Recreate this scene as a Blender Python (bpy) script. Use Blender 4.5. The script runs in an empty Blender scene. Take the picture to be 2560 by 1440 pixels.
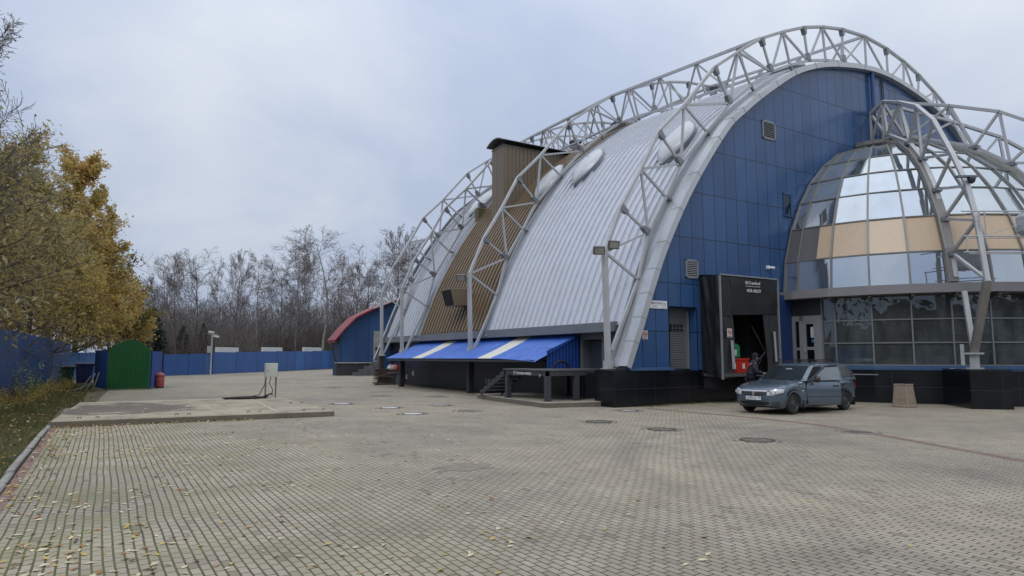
import bpy, bmesh, math, random
from mathutils import Vector, Matrix, noise
sc = bpy.context.scene
COL = sc.collection
V = Vector
PI = math.pi
def rad(a): return math.radians(a)

# ------------------------------------------------------------------ camera and frame
# Building axes: +X along the gable front, +Y along the long side, Z up.  Metres.
CAMP = V((-14.93, -17.93, 1.72))
FWD = V((0.5225, 0.8526, 0.0)).normalized()
RGT = V((0.8526, -0.5225, 0.0)).normalized()
FPX = 1660.0
PITCH = math.atan(173 / FPX)
def ray(px, py):
    x = (px - 1280) / FPX; z = -(py - 720) / FPX
    c, s = math.cos(PITCH), math.sin(PITCH)
    return RGT * x + FWD * (c - z * s) + V((0, 0, 1)) * (s + z * c)
def on_z(px, py, z=0.0):
    r = ray(px, py); return CAMP + r * ((z - CAMP.z) / r.z)
def at_depth(px, d):
    r = ray(px, 893); r.z = 0
    return V((CAMP.x, CAMP.y, 0)) + r * (d / r.dot(FWD))

cam_data = bpy.data.cameras.new('camera'); cam = bpy.data.objects.new('camera', cam_data); COL.objects.link(cam)
cam.location = CAMP
f3 = FWD * math.cos(PITCH) + V((0, 0, math.sin(PITCH)))
cam.rotation_euler = f3.to_track_quat('-Z', 'Y').to_euler()
cam_data.sensor_width = 36; cam_data.lens = FPX / 2560 * 36
cam_data.clip_start = 0.05; cam_data.clip_end = 3000
sc.camera = cam

# ------------------------------------------------------------------ materials
def nodes_of(m):
    m.use_nodes = True
    nt = m.node_tree; nt.nodes.clear()
    return nt, nt.nodes, nt.links
def N(nt, t, **kw):
    n = nt.nodes.new(t)
    for k, v in kw.items():
        if k.startswith('i_'):
            key = k[2:]; key = int(key) if key.isdigit() else key.replace('_', ' ')
            n.inputs[key].default_value = v
        else: setattr(n, k, v)
    return n
def math_n(nt, op, a, b=None, c=None):
    n = nt.nodes.new('ShaderNodeMath'); n.operation = op
    for i, x in enumerate((a, b, c)):
        if x is None: continue
        if isinstance(x, (int, float)): n.inputs[i].default_value = x
        else: nt.links.new(x, n.inputs[i])
    return n.outputs[0]
def mixc(nt, fac, a, b, mode='MIX'):
    n = nt.nodes.new('ShaderNodeMix'); n.data_type = 'RGBA'; n.blend_type = mode
    for s, x in ((n.inputs[0], fac), (n.inputs[6], a), (n.inputs[7], b)):
        if isinstance(x, (int, float)): s.default_value = x
        elif isinstance(x, (tuple, list)): s.default_value = (*x[:3], 1)
        else: nt.links.new(x, s)
    return n.outputs[2]
def ramp(nt, fac, stops):
    n = nt.nodes.new('ShaderNodeValToRGB')
    while len(n.color_ramp.elements) < len(stops): n.color_ramp.elements.new(0.5)
    for e, (p, c) in zip(n.color_ramp.elements, stops):
        e.position = p; e.color = (*c, 1) if len(c) == 3 else c
    nt.links.new(fac, n.inputs[0]); return n.outputs[0]
def g3(x): return (x, x, x)
def position(nt): return nt.nodes.new('ShaderNodeNewGeometry').outputs['Position']
def noise_n(nt, vec, scale, detail=4, rough=.55):
    n = N(nt, 'ShaderNodeTexNoise', i_Scale=scale, i_Detail=detail, i_Roughness=rough)
    if vec is not None: nt.links.new(vec, n.inputs['Vector'])
    return n.outputs['Fac']
def scaled(nt, vec, s):
    n = N(nt, 'ShaderNodeMapping'); n.inputs['Scale'].default_value = s
    nt.links.new(vec, n.inputs['Vector']); return n.outputs[0]
def principled(nt, color=None, rough=.5, metal=0.0, spec=.5, bump=None, bump_s=.3, bump_d=.01):
    p = nt.nodes.new('ShaderNodeBsdfPrincipled'); o = nt.nodes.new('ShaderNodeOutputMaterial')
    for key, x in (('Base Color', color), ('Roughness', rough), ('Metallic', metal), ('Specular IOR Level', spec)):
        s = p.inputs[key]
        if isinstance(x, (int, float)): s.default_value = x
        elif isinstance(x, (tuple, list)): s.default_value = (*x[:3], 1)
        elif x is not None: nt.links.new(x, s)
    if bump is not None:
        b = N(nt, 'ShaderNodeBump', i_Strength=bump_s, i_Distance=bump_d)
        nt.links.new(bump, b.inputs['Height']); nt.links.new(b.outputs[0], p.inputs['Normal'])
    nt.links.new(p.outputs[0], o.inputs[0]); return p
MATS = {}
def M(name, col, rough=.5, metal=0., var=.18, scale=2.5, spec=.5, fine=30, bump=.0, streak=0., obj=False):
    """plain surface with large and small tone variation; streak = faint vertical weathering"""
    m = bpy.data.materials.new(name); nt, _, L = nodes_of(m)
    if obj: vec = nt.nodes.new('ShaderNodeTexCoord').outputs['Object']
    else: vec = position(nt)
    a = noise_n(nt, vec, scale, 5); b = noise_n(nt, vec, fine, 3)
    f = math_n(nt, 'ADD', math_n(nt, 'MULTIPLY', a, .7), math_n(nt, 'MULTIPLY', b, .3))
    if streak:
        s = noise_n(nt, scaled(nt, vec, (7, 7, .35)), 1.5, 4)
        f = math_n(nt, 'ADD', math_n(nt, 'MULTIPLY', f, 1 - streak), math_n(nt, 'MULTIPLY', s, streak))
    c = ramp(nt, f, [(.3, [x * (1 - var) for x in col]), (.7, [min(1, x * (1 + var)) for x in col])])
    r = math_n(nt, 'ADD', math_n(nt, 'MULTIPLY', b, .2), max(0, rough - .1))
    principled(nt, c, r, metal, spec, bump=b if bump else None, bump_s=bump)
    MATS[name] = m; return m
def seams(nt, coord, period, phase, width):
    """1 on a joint line, 0 elsewhere"""
    t = math_n(nt, 'FRACT', math_n(nt, 'DIVIDE', math_n(nt, 'SUBTRACT', coord, phase - width / 2), period))
    return math_n(nt, 'LESS_THAN', t, width / period)
def panel_mat(name, col, px, ox, pz, oz, w=.022, axis='X', rough=.34, jointcol=.25, var=.15):
    m = bpy.data.materials.new(name); nt, _, L = nodes_of(m)
    pos = position(nt); s = nt.nodes.new('ShaderNodeSeparateXYZ'); L.new(pos, s.inputs[0])
    h = s.outputs[axis]
    j = math_n(nt, 'MAXIMUM', seams(nt, h, px, ox, w), seams(nt, s.outputs['Z'], pz, oz, w))
    cell = nt.nodes.new('ShaderNodeCombineXYZ')
    L.new(math_n(nt, 'FLOOR', math_n(nt, 'DIVIDE', math_n(nt, 'SUBTRACT', h, ox), px)), cell.inputs[0])
    L.new(math_n(nt, 'FLOOR', math_n(nt, 'DIVIDE', math_n(nt, 'SUBTRACT', s.outputs['Z'], oz), pz)), cell.inputs[1])
    wn = nt.nodes.new('ShaderNodeTexWhiteNoise'); L.new(cell.outputs[0], wn.inputs[0])
    f = math_n(nt, 'ADD', math_n(nt, 'MULTIPLY', wn.outputs[0], .5), math_n(nt, 'MULTIPLY', noise_n(nt, scaled(nt, pos, (3, 3, .35)), .9, 6, .65), .7))
    c = ramp(nt, f, [(.3, [x * (1 - var) for x in col]), (.8, [x * (1 + var) for x in col])])
    c = mixc(nt, j, c, [x * jointcol for x in col])
    h2 = noise_n(nt, pos, .9, 2)
    principled(nt, c, rough, 0, .5, bump=math_n(nt, 'SUBTRACT', math_n(nt, 'MULTIPLY', h2, .5), j), bump_s=.45, bump_d=.025)
    MATS[name] = m; return m
def text_mat(name, col): return M(name, col, .6, var=.03)

blue_panel = panel_mat('blue composite panel', (.031, .084, .208), .66, .23, 1.82, .84, w=.034, rough=.27)
granite = panel_mat('black polished granite', (.0055, .007, .0105), .95, .08, .66, 0.62, w=.02, rough=.26, jointcol=2.6, var=.35)
granite_side = panel_mat('black granite side', (.008, .010, .014), 1.2, .1, .66, .62, w=.02, axis='Y', rough=.36, jointcol=1.8, var=.3)
silver = M('silver painted roof sheet', (.60, .62, .67), .36, .35, .10, 1.2, streak=.5)
silver_trim = M('silver trim sheet', (.48, .495, .52), .38, .45, .12, 1.5, streak=.4)
fascia_m = M('grey fascia sheet', (.17, .185, .21), .42, .1, .1, 1.2)
trim_grey = M('grey flashing', (.30, .315, .34), .4, .4, .14, 1.5, streak=.4)
brown = M('brown coated sheet', (.20, .145, .09), .38, .1, .08, 1.2, streak=.4)
brown_wall = M('brown cladding of the tower', (.185, .145, .10), .5, 0, .08, 1.2)
steel = M('light grey painted steel', (.43, .435, .445), .45, .15, .16, 1.6, fine=25, streak=.35)
steel_dark = M('grey galvanised plate', (.22, .23, .245), .4, .6, .12, 3)
bubble = M('milky acrylic', (.53, .54, .56), .14, 0, .10, 1.5)
shutter = M('grey shutter slats', (.19, .195, .205), .45, .2, .06)
dark_hole = M('dark opening', (.008, .009, .011), .8, var=.1)
grey_wall = M('grey side wall', (.12, .13, .145), .5, 0, .08)
dark_grey = M('dark grey painted metal', (.042, .046, .055), .5, 0, .12, fine=50)
pvc = M('black pvc curtain', (.012, .0135, .016), .42, 0, .3, 2.5, bump=.15)
alu = M('grey aluminium frame', (.30, .315, .33), .4, .4, .06)
canopy_m = M('grey canopy cladding', (.235, .225, .235), .42, .1, .06)
blue_sill = M('blue sill', (.026, .068, .155), .5, 0, .05)
white = M('white sign board', (.75, .76, .78), .5, var=.04)
black_ink = text_mat('black lettering', (.012, .012, .014))
white_ink = text_mat('white lettering', (.72, .72, .72))
grey_ink = text_mat('grey lettering', (.30, .32, .35))
red_ink = text_mat('red sign ring', (.55, .05, .04))

def corr_blue():
    m = bpy.data.materials.new('bright blue corrugated sheet'); nt, _, L = nodes_of(m)
    pos = position(nt)
    a = noise_n(nt, scaled(nt, pos, (.7, 4, .7)), 1.5, 5); b = noise_n(nt, pos, 18, 3)
    c = ramp(nt, a, [(.3, (.035, .105, .42)), (.55, (.055, .15, .53)), (.75, (.12, .23, .58))])
    c = mixc(nt, math_n(nt, 'GREATER_THAN', b, .70), c, (.25, .32, .5))
    principled(nt, c, .45); return m
awning_blue = corr_blue()
awning_white = M('translucent white sheet', (.62, .61, .54), .4, var=.1, scale=3)
sheet_blue = M('deep blue profiled sheet', (.010, .05, .235), .42, 0, .12, 1.5)
fence_blue = M('blue painted fence board', (.022, .085, .27), .55, 0, .24, .8, streak=.5)
fence_blue_light = M('paler blue fence board', (.06, .16, .40), .55, 0, .2, .8, streak=.4)
fence_dark = M('dark blue sheet', (.012, .04, .15), .5, 0, .15, .8)
green_sheet = M('green profiled sheet', (.014, .105, .03), .45, 0, .14, 1.2, streak=.3)
concrete = None

def glass_mat(name, tint, fac, rough=.01, refl=(.85, .92, 1.0), dust_lift=.0):
    m = bpy.data.materials.new(name); nt, _, L = nodes_of(m)
    o = nt.nodes.new('ShaderNodeOutputMaterial')
    t = N(nt, 'ShaderNodeBsdfTransparent'); t.inputs[0].default_value = (*tint, 1)
    g = N(nt, 'ShaderNodeBsdfGlossy'); g.inputs['Color'].default_value = (*refl, 1); g.inputs['Roughness'].default_value = rough
    lw = N(nt, 'ShaderNodeFresnel', i_IOR=1.5)
    pos = position(nt)
    b = N(nt, 'ShaderNodeBump', i_Strength=.06, i_Distance=.02)
    L.new(noise_n(nt, pos, .9, 2), b.inputs['Height']); L.new(b.outputs[0], g.inputs['Normal'])
    f = math_n(nt, 'ADD', math_n(nt, 'MULTIPLY', lw.outputs[0], 1 - fac), fac)
    mx = nt.nodes.new('ShaderNodeMixShader'); L.new(f, mx.inputs[0]); L.new(t.outputs[0], mx.inputs[1]); L.new(g.outputs[0], mx.inputs[2])
    
    sh = mx.outputs[0]
    if dust_lift:        # thin film of dirt, its pale colour put in to brighten the dark panes
        df = N(nt, 'ShaderNodeBsdfDiffuse'); df.inputs[0].default_value = (.275, .31, .32, 1)
        m2 = nt.nodes.new('ShaderNodeMixShader'); L.new(ramp(nt, noise_n(nt, scaled(nt, pos, (1.5, 1.5, .5)), 1.2, 5, .6), [(.3, g3(dust_lift * .4)), (.75, g3(dust_lift * 1.6))]), m2.inputs[0])
        L.new(sh, m2.inputs[1]); L.new(df.outputs[0], m2.inputs[2]); sh = m2.outputs[0]
    L.new(sh, o.inputs[0]); return m
dome_glass = glass_mat('reflective dome glass', (.30, .35, .38), .58, dust_lift=.16)
hall_glass = glass_mat('dark tinted glazing', (.34, .38, .38), .07, refl=(.8, .9, .95), dust_lift=.19)
car_glass = glass_mat('car window glass', (.16, .19, .19), .10)
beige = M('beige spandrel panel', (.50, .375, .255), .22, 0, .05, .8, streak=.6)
interior_grey = M('painted interior grey', (.085, .083, .09), .18, 0, .08, 1)  # solid grey paints in the dark interior seen through bare glass

# ------------------------------------------------------------------ mesh helpers
class MB:
    def __init__(s): s.v = []; s.f = []; s.m = []
    def add(s, vs, fs, mi=0):
        n = len(s.v); s.v += [V(p) for p in vs]
        for f in fs: s.f.append([n + i for i in f]); s.m.append(mi)
        return s
    def quad(s, a, b, c, d, mi=0): return s.add([a, b, c, d], [(0, 1, 2, 3)], mi)
    def hexa(s, p, mi=0):
        return s.add(p, [(0, 3, 2, 1), (4, 5, 6, 7), (0, 1, 5, 4), (1, 2, 6, 5), (2, 3, 7, 6), (3, 0, 4, 7)], mi)
    def box(s, a, b, mi=0):
        (x0, y0, z0), (x1, y1, z1) = a, b
        return s.hexa([(x0, y0, z0), (x1, y0, z0), (x1, y1, z0), (x0, y1, z0), (x0, y0, z1), (x1, y0, z1), (x1, y1, z1), (x0, y1, z1)], mi)
    def obox(s, c, ex, ey, ez, mi=0):
        c, ex, ey, ez = V(c), V(ex), V(ey), V(ez)
        return s.hexa([c - ex - ey - ez, c + ex - ey - ez, c + ex + ey - ez, c - ex + ey - ez, c - ex - ey + ez, c + ex - ey + ez, c + ex + ey + ez, c - ex + ey + ez], mi)
    def bar(s, p, q, w, h=None, up=(0, 0, 1), mi=0):
        p, q = V(p), V(q); h = w if h is None else h
        d = (q - p)
        if d.length < 1e-6: return s
        d.normalize(); upv = V(up)
        if abs(d.dot(upv.normalized())) > .98: upv = V((0, 1, 0)) if abs(d.y) < .9 else V((1, 0, 0))
        sx = d.cross(upv).normalized(); sy = sx.cross(d)
        c = [(-1, -1), (1, -1), (1, 1), (-1, 1)]
        return s.hexa([p + sx * (a * w / 2) + sy * (b * h / 2) for a, b in c] + [q + sx * (a * w / 2) + sy * (b * h / 2) for a, b in c], mi)
    def tube(s, pts, r, n=6, mi=0, cap=True):
        pts = [V(p) for p in pts]; rs = r if isinstance(r, (list, tuple)) else [r] * len(pts)
        base = len(s.v); prev = None
        for i, p in enumerate(pts):
            d = (pts[min(i + 1, len(pts) - 1)] - pts[max(i - 1, 0)])
            d = d.normalized() if d.length > 1e-9 else V((0, 0, 1))
            if prev is None:
                a = V((0, 0, 1)) if abs(d.z) < .9 else V((1, 0, 0)); x = d.cross(a).normalized()
            else:
                x = prev - d * prev.dot(d)
                x = x.normalized() if x.length > 1e-6 else d.orthogonal().normalized()
            prev = x; y = d.cross(x)
            for k in range(n):
                t = 2 * PI * k / n; s.v.append(p + (x * math.cos(t) + y * math.sin(t)) * rs[i])
        for i in range(len(pts) - 1):
            for k in range(n):
                a = base + i * n + k; b = base + i * n + (k + 1) % n
                s.f.append([a, b, b + n, a + n]); s.m.append(mi)
        if cap and n > 2:
            s.f.append([base + k for k in range(n)][::-1]); s.m.append(mi)
            e = base + (len(pts) - 1) * n; s.f.append([e + k for k in range(n)]); s.m.append(mi)
        return s
    def prism(s, poly, ext, mi=0):
        n = len(poly); e = V(ext); p = [V(q) for q in poly]
        return s.add(p + [q + e for q in p], [tuple(range(n))[::-1], tuple(range(n, 2 * n))] + [(i, (i + 1) % n, n + (i + 1) % n, n + i) for i in range(n)], mi)
    def lathe(s, prof, n=24, c=(0, 0, 0), ax='Z', mi=0, cap=True):
        c = V(c); base = len(s.v)
        for r, z in prof:
            for k in range(n):
                t = 2 * PI * k / n; a, b = r * math.cos(t), r * math.sin(t)
                s.v.append(c + (V((a, b, z)) if ax == 'Z' else V((a, z, b)) if ax == 'Y' else V((z, a, b))))
        for i in range(len(prof) - 1):
            for k in range(n):
                a = base + i * n + k; b = base + i * n + (k + 1) % n
                s.f.append([a, b, b + n, a + n]); s.m.append(mi)
        if cap:
            s.f.append([base + k for k in range(n)]); s.m.append(mi)
            e = base + (len(prof) - 1) * n; s.f.append([e + k for k in range(n)]); s.m.append(mi)
        return s
    def grid(s, rows, mi=0, closed=False):
        base = len(s.v); n = len(rows[0])
        for r in rows: s.v += [V(p) for p in r]
        for i in range(len(rows) - 1):
            for k in range(n if closed else n - 1):
                a = base + i * n + k; b = base + i * n + (k + 1) % n
                s.f.append([a, b, b + n, a + n]); s.m.append(mi)
        return s
ORG = {}
def tag(o, label=None, cat=None, group=None, kind=None):
    if label: o['label'] = label
    if cat: o['category'] = cat
    if group: o['group'] = group
    if kind: o['kind'] = kind
    return o
def thing(name, label, cat, loc=(0, 0, 0), group=None):
    o = bpy.data.objects.new(name, None); COL.objects.link(o)
    o.empty_display_size = .2; o.location = loc; ORG[o.name] = V(loc)
    return tag(o, label, cat, group)
SPLIT = {'gusset', 'canopy_bracket', 'dock_bumper', 'guide_rail', 'wiper', 'mud_flap', 'interior_wall', 'window_box', 'interior_railing', 'lift_rod', 'lifting_loop', 'roof_bracket', 'bracket', 'reflector', 'cable', 'symbol'}
def islands(mb):
    par = list(range(len(mb.v)))
    def find(a):
        while par[a] != a: par[a] = par[par[a]]; a = par[a]
        return a
    for f in mb.f:
        for a in f[1:]: par[find(a)] = find(f[0])
    g = {}
    for f, m in zip(mb.f, mb.m): g.setdefault(find(f[0]), []).append((f, m))
    res = []
    for fs in g.values():
        q = MB(); mp = {}
        for f, m in fs:
            for a in f:
                if a not in mp: mp[a] = len(q.v); q.v.append(mb.v[a])
            q.f.append([mp[a] for a in f]); q.m.append(m)
        res.append(q)
    return res
def build(name, mb, mats, parent=None, **k):
    if name in SPLIT:
        for q in islands(mb): o = build_one(name, q, mats, parent, **k)
        return o
    return build_one(name, mb, mats, parent, **k)
def build_one(name, mb, mats, parent=None, smooth=False, bevel=0, loc=None, recalc=True):
    if not isinstance(mats, (list, tuple)): mats = [mats]
    org = V((0, 0, 0))
    if parent is not None: org = ORG[parent.name]
    elif loc is not None: org = V(loc)
    me = bpy.data.meshes.new(name)
    me.from_pydata([tuple(p - org) for p in mb.v], [], mb.f)
    for m in mats: me.materials.append(m)
    if len(mats) > 1: me.polygons.foreach_set('material_index', mb.m)
    if recalc or bevel:
        bm = bmesh.new(); bm.from_mesh(me)
        if recalc: bmesh.ops.recalc_face_normals(bm, faces=bm.faces)
        if bevel:
            ed = [e for e in bm.edges if len(e.link_faces) == 2 and e.calc_face_angle(0) > .6]
            bmesh.ops.bevel(bm, geom=ed, offset=bevel, segments=1, affect='EDGES', clamp_overlap=True)
        bm.to_mesh(me); bm.free()
    if smooth: me.shade_smooth() if smooth is True else me.set_sharp_from_angle(angle=rad(smooth))
    if smooth and smooth is not True: me.polygons.foreach_set('use_smooth', [True] * len(me.polygons))
    me.update()
    o = bpy.data.objects.new(name, me); COL.objects.link(o)
    if parent is not None: o.parent = parent; ORG[o.name] = org
    else: o.location = org; ORG[o.name] = org
    return o
def copy_tree(o, parent=None):
    c = o.copy(); COL.objects.link(c)
    if parent is not None: c.parent = parent
    for ch in list(o.children): copy_tree(ch, c)
    return c
def text(name, body, size, pos, right, up, mat, parent, ext=.004, align='LEFT', sx=1.0):
    cu = bpy.data.curves.new(name, 'FONT'); cu.body = body; cu.size = size; cu.extrude = ext
    cu.align_x = align; cu.resolution_u = 3
    t = bpy.data.objects.new('t', cu); COL.objects.link(t)
    dg = bpy.context.evaluated_depsgraph_get(); dg.update()
    me = bpy.data.meshes.new_from_object(t.evaluated_get(dg)); bpy.data.objects.remove(t)
    r, u = V(right).normalized(), V(up).normalized(); n = r.cross(u)
    org = ORG[parent.name]
    me.transform(Matrix((( r.x*sx, u.x, n.x, pos[0]-org.x), (r.y*sx, u.y, n.y, pos[1]-org.y), (r.z*sx, u.z, n.z, pos[2]-org.z), (0, 0, 0, 1))))
    me.materials.clear(); me.materials.append(mat)
    o = bpy.data.objects.new(name, me); COL.objects.link(o); o.parent = parent; ORG[o.name] = org
    return o
R = random.Random(7)

# ------------------------------------------------------------------ sky and light (overcast)
SUN_EL, SUN_AZ = rad(48), rad(-150)     # direction the light comes from, measured in building axes
w = bpy.data.worlds.new('World'); sc.world = w; w.use_nodes = True
nt = w.node_tree; nt.nodes.clear(); L = nt.links
out = nt.nodes.new('ShaderNodeOutputWorld')
sky = N(nt, 'ShaderNodeTexSky', sky_type='NISHITA', sun_disc=False, sun_elevation=SUN_EL, sun_rotation=rad(90) - SUN_AZ, air_density=1.5, dust_density=3)
bg1 = N(nt, 'ShaderNodeBackground', i_Strength=.10); L.new(sky.outputs[0], bg1.inputs[0])
tc = nt.nodes.new('ShaderNodeTexCoord'); d = tc.outputs['Generated']
sp = nt.nodes.new('ShaderNodeSeparateXYZ'); L.new(d, sp.inputs[0])
zz = math_n(nt, 'ADD', math_n(nt, 'MAXIMUM', sp.outputs[2], 0.0), .42)
cb = nt.nodes.new('ShaderNodeCombineXYZ')
L.new(math_n(nt, 'DIVIDE', sp.outputs[0], zz), cb.inputs[0]); L.new(math_n(nt, 'DIVIDE', sp.outputs[1], zz), cb.inputs[1])
mp = N(nt, 'ShaderNodeMapping'); mp.inputs['Location'].default_value = (3.1, .55, 2.4); L.new(cb.outputs[0], mp.inputs[0])
n1 = N(nt, 'ShaderNodeTexNoise', i_Scale=1.05, i_Detail=6, i_Roughness=.48, i_Distortion=.25); L.new(mp.outputs[0], n1.inputs[0])
n2 = N(nt, 'ShaderNodeTexNoise', i_Scale=2.9, i_Detail=7, i_Roughness=.55, i_Distortion=.4); L.new(mp.outputs[0], n2.inputs[0])
cl = math_n(nt, 'ADD', math_n(nt, 'MULTIPLY', n1.outputs[0], .72), math_n(nt, 'MULTIPLY', n2.outputs[0], .28))
# the overcast deck is brighter towards the zenith, as real overcast is
hz = math_n(nt, 'MULTIPLY', math_n(nt, 'MAXIMUM', sp.outputs[2], 0.0), .22)
dr_ = math_n(nt, 'ADD', math_n(nt, 'MULTIPLY', sp.outputs[0], .8526 * .13), math_n(nt, 'MULTIPLY', sp.outputs[1], -.5225 * .13))   # the deck is made brighter towards the right of the view
ccol = ramp(nt, math_n(nt, 'ADD', math_n(nt, 'ADD', cl, hz), dr_), [(.38, (.37, .45, .625)), (.52, (.47, .545, .70)), (.63, (.60, .66, .765)), (.74, (.72, .765, .82))])
bg2 = N(nt, 'ShaderNodeBackground', i_Strength=1.0); L.new(ccol, bg2.inputs[0])
mz = math_n(nt, 'ADD', 1.0, math_n(nt, 'MULTIPLY', math_n(nt, 'POWER', math_n(nt, 'MAXIMUM', sp.outputs[2], 0.0), 2.2), 1.1))
L.new(mz, bg2.inputs[1])
ms = N(nt, 'ShaderNodeMixShader', i_0=.93); L.new(bg1.outputs[0], ms.inputs[1]); L.new(bg2.outputs[0], ms.inputs[2])
L.new(ms.outputs[0], out.inputs[0])
sd = bpy.data.lights.new('sun', 'SUN'); so = bpy.data.objects.new('sun', sd); COL.objects.link(so)
sd.energy = .7; sd.angle = rad(30); sd.color = (1, .96, .9)
sdir = V((math.cos(SUN_EL) * math.cos(SUN_AZ), math.cos(SUN_EL) * math.sin(SUN_AZ), math.sin(SUN_EL)))
so.rotation_euler = sdir.to_track_quat('Z', 'Y').to_euler()
so.location = (0, 0, 60)
sc.view_settings.view_transform = 'Standard'; sc.view_settings.look = 'None'
sc.view_settings.exposure = 0.0; sc.view_settings.gamma = 1
sc.cycles.max_bounces = 8; sc.cycles.transparent_max_bounces = 16
sc.cycles.use_denoising = True
try: sc.cycles.denoiser = 'OPENIMAGEDENOISE'
except Exception: pass

# ------------------------------------------------------------------ ground
def soil_mat():
    m = bpy.data.materials.new('soil and short grass'); nt, _, L = nodes_of(m)
    pos = position(nt)
    a = noise_n(nt, pos, .8, 6); b = noise_n(nt, pos, 9, 5, .7); c2 = noise_n(nt, pos, 60, 3)
    c = ramp(nt, math_n(nt, 'ADD', math_n(nt, 'MULTIPLY', a, .5), math_n(nt, 'MULTIPLY', b, .5)),
             [(.3, (.055, .058, .026)), (.48, (.095, .095, .042)), (.6, (.12, .098, .055)), (.72, (.15, .11, .065))])
    c = mixc(nt, .5, c, ramp(nt, c2, [(.3, g3(.4)), (.7, g3(1.3))]), 'MULTIPLY')
    principled(nt, c, .9, bump=b, bump_s=.6, bump_d=.05); return m
soil = soil_mat()

def paving_mat():
    m = bpy.data.materials.new('grey concrete block paving'); nt, _, L = nodes_of(m)
    pos = position(nt); s = nt.nodes.new('ShaderNodeSeparateXYZ'); L.new(pos, s.inputs[0])
    # slight waviness of the laid rows
    wav = noise_n(nt, pos, .35, 2); wav2 = noise_n(nt, scaled(nt, pos, (1.3, 1.3, 1)), 1.0, 2)
    X = math_n(nt, 'ADD', s.outputs[0], math_n(nt, 'MULTIPLY', wav, .10))
    X = math_n(nt, 'ADD', X, math_n(nt, 'MULTIPLY', wav2, .008))
    Y = math_n(nt, 'ADD', s.outputs[1], math_n(nt, 'MULTIPLY', noise_n(nt, pos, .3, 2), .10))
    W, H = .083, .166
    u = math_n(nt, 'DIVIDE', X, W); iu = math_n(nt, 'FLOOR', u); fu = math_n(nt, 'FRACT', u)
    off = math_n(nt, 'MULTIPLY', math_n(nt, 'FRACT', math_n(nt, 'MULTIPLY', iu, .5)), 1.0)
    wn0 = nt.nodes.new('ShaderNodeTexWhiteNoise'); wn0.noise_dimensions = '1D'; L.new(iu, wn0.inputs['W'])
    off = math_n(nt, 'ADD', off, math_n(nt, 'MULTIPLY', wn0.outputs[0], .16))
    vv = math_n(nt, 'ADD', math_n(nt, 'DIVIDE', Y, H), off); iv = math_n(nt, 'FLOOR', vv); fv = math_n(nt, 'FRACT', vv)
    # distance to block edges in metres
    du = math_n(nt, 'MULTIPLY', math_n(nt, 'MINIMUM', fu, math_n(nt, 'SUBTRACT', 1.0, fu)), W)
    dv = math_n(nt, 'MULTIPLY', math_n(nt, 'MINIMUM', fv, math_n(nt, 'SUBTRACT', 1.0, fv)), H)
    left = N(nt, 'ShaderNodeMapRange', i_1=-9.5, i_2=-15.3, i_3=0.0, i_4=1.0)      # moss grows towards the verge
    L.new(s.outputs[0], left.inputs[0]); left = left.outputs[0]
    moss_n = noise_n(nt, pos, 1.1, 5, .6); moss_f = noise_n(nt, pos, 14, 3)
    ju = math_n(nt, 'LESS_THAN', du, math_n(nt, 'ADD', .0054, math_n(nt, 'MULTIPLY', math_n(nt, 'MULTIPLY', left, moss_f), .0085)))
    jv = math_n(nt, 'LESS_THAN', dv, .0072)
    cell = nt.nodes.new('ShaderNodeCombineXYZ'); L.new(iu, cell.inputs[0]); L.new(iv, cell.inputs[1])
    wn = nt.nodes.new('ShaderNodeTexWhiteNoise'); wn.noise_dimensions = '2D'; L.new(cell.outputs[0], wn.inputs[0])
    big = noise_n(nt, pos, .16, 5, .55); fine = noise_n(nt, pos, 90, 3, .7); mid = noise_n(nt, pos, .9, 4)
    base = ramp(nt, wn.outputs[0], [(0, (.225, .195, .152)), (.03, (.29, .254, .198)), (.10, (.328, .289, .226)), (.9, (.356, .315, .248)), (1, (.386, .35, .286))])
    base = mixc(nt, 1.0, base, ramp(nt, big, [(.32, (.76, .76, .80)), (.5, (1, 1, .99)), (.68, (1.13, 1.08, 1.03))]), 'MULTIPLY')
    base = mixc(nt, 1.0, base, ramp(nt, mid, [(.3, g3(.82)), (.7, g3(1.12))]), 'MULTIPLY')
    base = mixc(nt, .55, base, ramp(nt, fine, [(.25, g3(.72)), (.75, g3(1.25))]), 'MULTIPLY')
    # tyre marks: curved darker bands worn into the blocks
    def arc(cx, cy, r, wdt, a):
        dx = math_n(nt, 'SUBTRACT', s.outputs[0], cx); dy = math_n(nt, 'SUBTRACT', s.outputs[1], cy)
        rr = math_n(nt, 'SQRT', math_n(nt, 'ADD', math_n(nt, 'MULTIPLY', dx, dx), math_n(nt, 'MULTIPLY', dy, dy)))
        e = math_n(nt, 'SUBTRACT', 1.0, math_n(nt, 'DIVIDE', math_n(nt, 'ABSOLUTE', math_n(nt, 'SUBTRACT', rr, r)), wdt))
        e = math_n(nt, 'MULTIPLY', math_n(nt, 'MAXIMUM', e, 0.0), a)
        return math_n(nt, 'MULTIPLY', e, ramp(nt, mid, [(.35, g3(.2)), (.6, g3(1))]))
    tm = math_n(nt, 'ADD', arc(-1.0, -14.0, 6.4, .30, .34), arc(-1.0, -14.0, 7.9, .30, .30))
    tm = math_n(nt, 'ADD', tm, arc(-14.0, -1.0, 10.5, .35, .22))
    base = mixc(nt, math_n(nt, 'MINIMUM', tm, .6), base, (.13, .125, .13))
    joint = mixc(nt, math_n(nt, 'MULTIPLY', left, ramp(nt, moss_n, [(.36, g3(0)), (.55, g3(1))])), (.088, .074, .052), (.092, .108, .026))
    joint = mixc(nt, .7, joint, ramp(nt, moss_f, [(.3, g3(.6)), (.7, g3(1.3))]), 'MULTIPLY')
    c = mixc(nt, math_n(nt, 'MULTIPLY', jv, .95), base, (.045, .037, .027))  # cross joints painted darker for the shadow inside them
    c = mixc(nt, ju, c, joint)
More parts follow.
